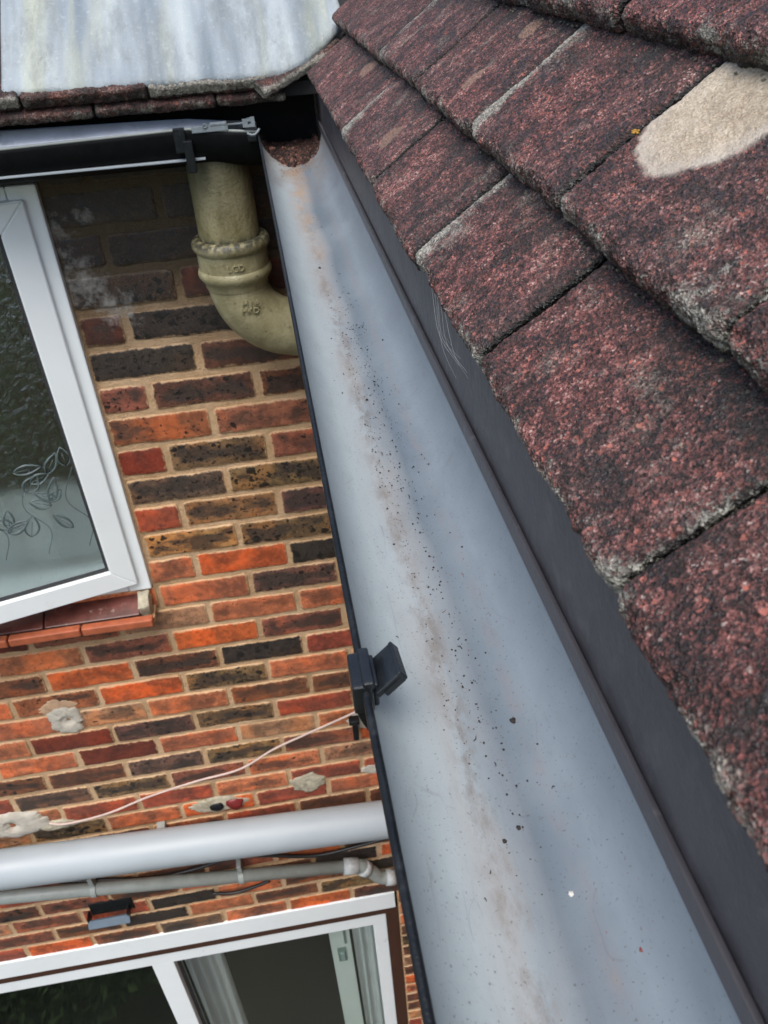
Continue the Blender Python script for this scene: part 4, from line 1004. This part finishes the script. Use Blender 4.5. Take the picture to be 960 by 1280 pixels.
for i in range(230):
    y = 1.392-abs(rg.gauss(0, .045 if i % 3 == 0 else .010)); x0 = xl(y); x = x0+(XR-x0)*rg.gauss(.5, .14); x = min(max(x, x0+.004), XR-.004); r = rg.uniform(.0004, .0011); blob(bm, (x, y, gz_at(x, y)+r*.3), r, (1, 1, .5), i*.9)
o = from_bm('silt_crumbs', bm, mat_plain('rusty_silt', (.22, .11, .07), .9, .5, 200), None, True); tag(o, 'rusty crumbs washed out in front of the moss clump in the gutter', 'grit', kind='stuff')

# union clip over the front rim
clip = tag(empty('gutter_clip', (xl(.25), .250, GZ)), 'black plastic gutter clip snapped over the rim halfway along the long gutter', 'gutter clip')
def strap():
    # curved strap under the gutter, following the outer profile
    v = []; f = []; n = 22; P = gprof(60, xl(.255), XR, GZ, DEPTH, .0030)[:26]; Q = gprof(60, xl(.255), XR, GZ, DEPTH, .0085)[:26]
    y0, y1 = -.012, .012
    for (a, za), (b, zb) in zip(P, Q):
        for (xx, zz, yy) in ((a, za, y0), (a, za, y1), (b, zb, y1), (b, zb, y0)): v.append((xx-xl(.255), yy, zz-GZ))
    for i in range(len(P)-1):
        for j in range(4): f.append((i*4+j, i*4+(j+1) % 4, (i+1)*4+(j+1) % 4, (i+1)*4+j))
    f.append((3, 2, 1, 0)); m_ = (len(P)-1)*4; f.append((m_, m_+1, m_+2, m_+3))
    o = raw('strap', v, f, M_BLACK, clip); bm = bmesh.new(); bm.from_mesh(o.data); bmesh.ops.recalc_face_normals(bm, faces=bm.faces); bm.to_mesh(o.data); bm.free(); md = o.modifiers.new('b', 'BEVEL'); md.width = .0012; md.segments = 2
M_CLIP = mat_plain('scuffed_black_plastic', (.008, .010, .012), .32, .3, 60, .18, (.055, .06, .065), 120, .60, .72, .5)
strap(); clip.scale = (.85, .85, .95)
def hull_part(name, bxs, parent):
    bm = bmesh.new()
    for lo, hi, mtx, bv in bxs: add_box(bm, lo, hi, bv, mtx, 3)
    return from_bm(name, bm, M_CLIP, parent, False)
hull_part('rim_block', [((-.0085, -.0125, -.012), (.0022, .0125, .0058), None, .0020)], clip)
hull_part('rim_block_ridge', [((-.0030, -.0128, .003), (.0028, .0128, .0078), None, .0016)], clip)
hull_part('inner_hook', [((.0020, -.0105, -.010), (.0048, .0105, .0045), None, .0012)], clip)
mt_ = Matrix.Translation((.0055, -.001, .0005)) @ Matrix.Rotation(R(-38), 4, 'Y') @ Matrix.Rotation(R(4), 4, 'Z')
hull_part('lever_tab', [((-.0035, -.0118, -.0022), (.0135, .0118, .0016), mt_, .0012), ((.0118, -.0118, -.0042), (.0140, .0118, .0019), mt_, .0008), ((.0, -.0118, -.0045), (.0125, -.0100, .0005), mt_, .0006)], clip)

# cobweb strands between the tile edge and the fascia
bm = bmesh.new(); rw = random.Random(9)
for i in range(6):
    y = .47+rw.uniform(-.022, .022); y2 = y+rw.uniform(-.025, .02); z = -.186+rw.uniform(-.004, .002); z2 = -.232+rw.uniform(-.016, .012)
    P = [Vector((.0955, y, z)), Vector((.100+rw.uniform(-.003, .002), (y+y2)/2+rw.uniform(-.006, .006), (z+z2)/2-.004)), Vector((.1075, y2, z2))]
    add_tube(bm, spline(P, 5), .00008, 4)
o = from_bm('cobweb', bm, mat_plain('cobweb_silk', (.62, .62, .60), .6), None); tag(o, 'wispy white cobweb strands hanging between the tile edge and the dark fascia', 'cobweb')
# fibres and leaf crumbs in the silt
bm = bmesh.new()
for i in range(26):
    y = rg.uniform(.14, 1.1); x0 = xl(y); x = x0+(XR-x0)*rg.gauss(.50, .12); L = rg.uniform(.002, .005); a = rg.uniform(0, 3.14); z = gz_at(x, y)+.0005
    add_tube(bm, [(x, y, z), (x+L*.5*math.cos(a)*.5, y+L*.5*math.sin(a), z+.0003), (x+L*math.cos(a+.4)*.5, y+L*math.sin(a+.4), z)], [.0002, .00028, .0001], 5)
o = from_bm('plant_fibres', bm, M_GRITD, None); tag(o, 'tiny dark plant fibres lying in the silt of the gutter', 'debris', kind='stuff')

# ================================================================ SHORT GUTTER (under the lead covered roof)
sg = tag(empty('short_gutter', (0, 0, 0)), 'black gutter with grey inside running left under the lead covered roof', 'gutter')
def short_gutter():
    xs = np.concatenate([np.arange(-1.6, -.005, .03), [.006]]); n = 32; v = []; f = []; mi = []; ac = []
    z_of = lambda x: -.2475 + (.016*(x+.12) if x < -.12 else 0) - (max(0, x+.10)*.12)
    for shell, off in ((0, 0.0), (1, .0022)):
        for x in xs:
            for i, (yy, zz) in enumerate(gprof(n, 1.420, 1.508, 0, .056, off)): v.append((x, yy, zz+z_of(x))); ac.append(.25)
    N = n+1; X_ = len(xs)
    for shell in (0, 1):
        b = shell*N*X_
        for j in range(X_-1):
            for i in range(n):
                q = (b+j*N+i, b+(j+1)*N+i, b+(j+1)*N+i+1, b+j*N+i+1); f.append(q if shell == 0 else q[::-1]); mi.append(shell)
    b = N*X_
    for j in range(X_-1): f.append((j*N, b+j*N, b+(j+1)*N, (j+1)*N)); mi.append(0)
    me = bpy.data.meshes.new('channel'); me.from_pydata(v, [], f); me.update()
    at = me.attributes.new('across', 'FLOAT', 'POINT'); at.data.foreach_set('value', np.array(ac, dtype=np.float32))
    o = link('channel', me, [M_GUT, M_BLACKD], sg, True); me.polygons.foreach_set('material_index', mi)
    tube('front_rim', [(x, 1.4195, z_of(x)+.0004) for x in xs], .0022, M_PIPEG, sg, 10)
    lipv = []; nL = 8
    for x in xs:
        hgt = .0095 + .0125*min(1, max(0, (-.10-x)/.30))
        for i in range(nL+1):
            t = i/nL; lipv.append((x, 1.4205+.026*t, z_of(x)+.0010+hgt*(t**.8)))
    lf = [(j*(nL+1)+i, (j+1)*(nL+1)+i, (j+1)*(nL+1)+i+1, j*(nL+1)+i+1) for j in range(len(xs)-1) for i in range(nL) if xs[j] < -.05]
    o = raw('front_lip', lipv, lf, mat_plain('weathered_lip', (.42, .46, .52), .38, .15, 20, .1, (.06, .06, .06), 30, .55, .75, .5), sg, True); md = o.modifiers.new('t', 'SOLIDIFY'); md.thickness = .002; md.offset = -1
    box('lower_bead', (-1.6, 0, -.0016), (0, .022, .0016), M_PIPEW, sg, .0006).location = (-.0806, 1.424, -.2930)
    sg.children[-1].rotation_euler = (0, R(1.75), 0) if False else (0, 0, 0)
    return z_of
zof = short_gutter()
# bracket, flat clips at the corner
gb = tag(empty('gutter_bracket', (-.114, 1.42, -.25)), 'black bracket wrapped round the short gutter beside the soil pipe', 'gutter bracket')
bm = bmesh.new(); add_box(bm, (-.009, -.006, -.030), (.009, .002, .006), .0015); add_box(bm, (.004, -.010, -.060), (.018, .004, -.012), .002); add_box(bm, (-.009, -.004, .0015), (.009, .012, .005), .001); from_bm('bracket_body', bm, M_BLACK, gb)
gc = tag(empty('corner_clip', (-.06, 1.42, -.245)), 'flat grey clip with a small eye lying on the short gutter rim near the corner', 'gutter clip')
bm = bmesh.new(); add_box(bm, (-.034, -.004, -.0085), (.022, .003, .0010), .0010); add_box(bm, (-.006, -.005, -.0005), (.021, .004, .0045), .0018); from_bm('clip_plate', bm, M_METAL, gc)
bm = bmesh.new(); 
for k_ in range(16):
    pass
add_tube(bm, [(-.013+.0028*math.cos(a), -.0052, .001+.0028*math.sin(a)) for a in np.linspace(0, 2*math.pi, 17)], .0010, 6, False); from_bm('clip_eye', bm, M_METAL, gc, True)
bm = bmesh.new(); add_box(bm, (.022, -.002, -.0018), (.050, .002, .0008), .0008); from_bm('clip_strip', bm, M_METAL, gc)
cc = tag(empty('corner_joint', (-.004, 1.415, -.245)), 'small pale metal joint with a square hole at the gutter corner', 'gutter clip')
bm = bmesh.new()
for lo, hi in (((-.011, -.002, -.006), (-.003, .001, .006)), ((.002, -.002, -.006), (.008, .001, .008)), ((-.003, -.002, .002), (.002, .001, .007)), ((-.003, -.002, -.006), (.002, .001, -.002))): add_box(bm, lo, hi)
from_bm('joint_plate', bm, M_METAL, cc)
bm = bmesh.new(); add_tube(bm, [(-.006, -.004, -.014), (.000, -.004, -.017), (.006, -.004, -.017), (.010, -.004, -.014), (.014, -.004, -.009)], .0018, 8); from_bm('joint_hook', bm, M_METAL, cc, True)
bm = bmesh.new(); add_box(bm, (-.006, -.006, -.027), (.008, .002, -.018), .0015); from_bm('joint_foot', bm, M_BLACK, cc)

# ================================================================ GARDEN SHRUB seen in the door glass
sh = tag(empty('garden_shrub', (-1.65, .62, -4.93)), 'leafy green garden shrub mirrored dimly in the patio door glass', 'shrub')
tube('trunk', [(0, 0, 0), (.03, 0, .25), (0, .03, .5)], [.03, .02, .01], M_WOOD, sh, 8)
bm = bmesh.new(); rs_ = random.Random(4)
for i in range(2600):
    d_ = Vector((rs_.gauss(0, 1), rs_.gauss(0, 1), rs_.gauss(0, 1))).normalized()*rs_.uniform(.55, 1.0)
    c = Vector((d_.x*.72, d_.y*.42, .36+d_.z*.30)); a = Vector((rs_.uniform(-1, 1), rs_.uniform(-1, 1), rs_.uniform(-1, 1))).normalized(); b = a.orthogonal().normalized(); L = rs_.uniform(.03, .055)
    bm.faces.new([bm.verts.new(c+a*L), bm.verts.new(c+b*L*.4), bm.verts.new(c-a*L), bm.verts.new(c-b*L*.4)])
o = from_bm('foliage', bm, M_LEAF, sh)
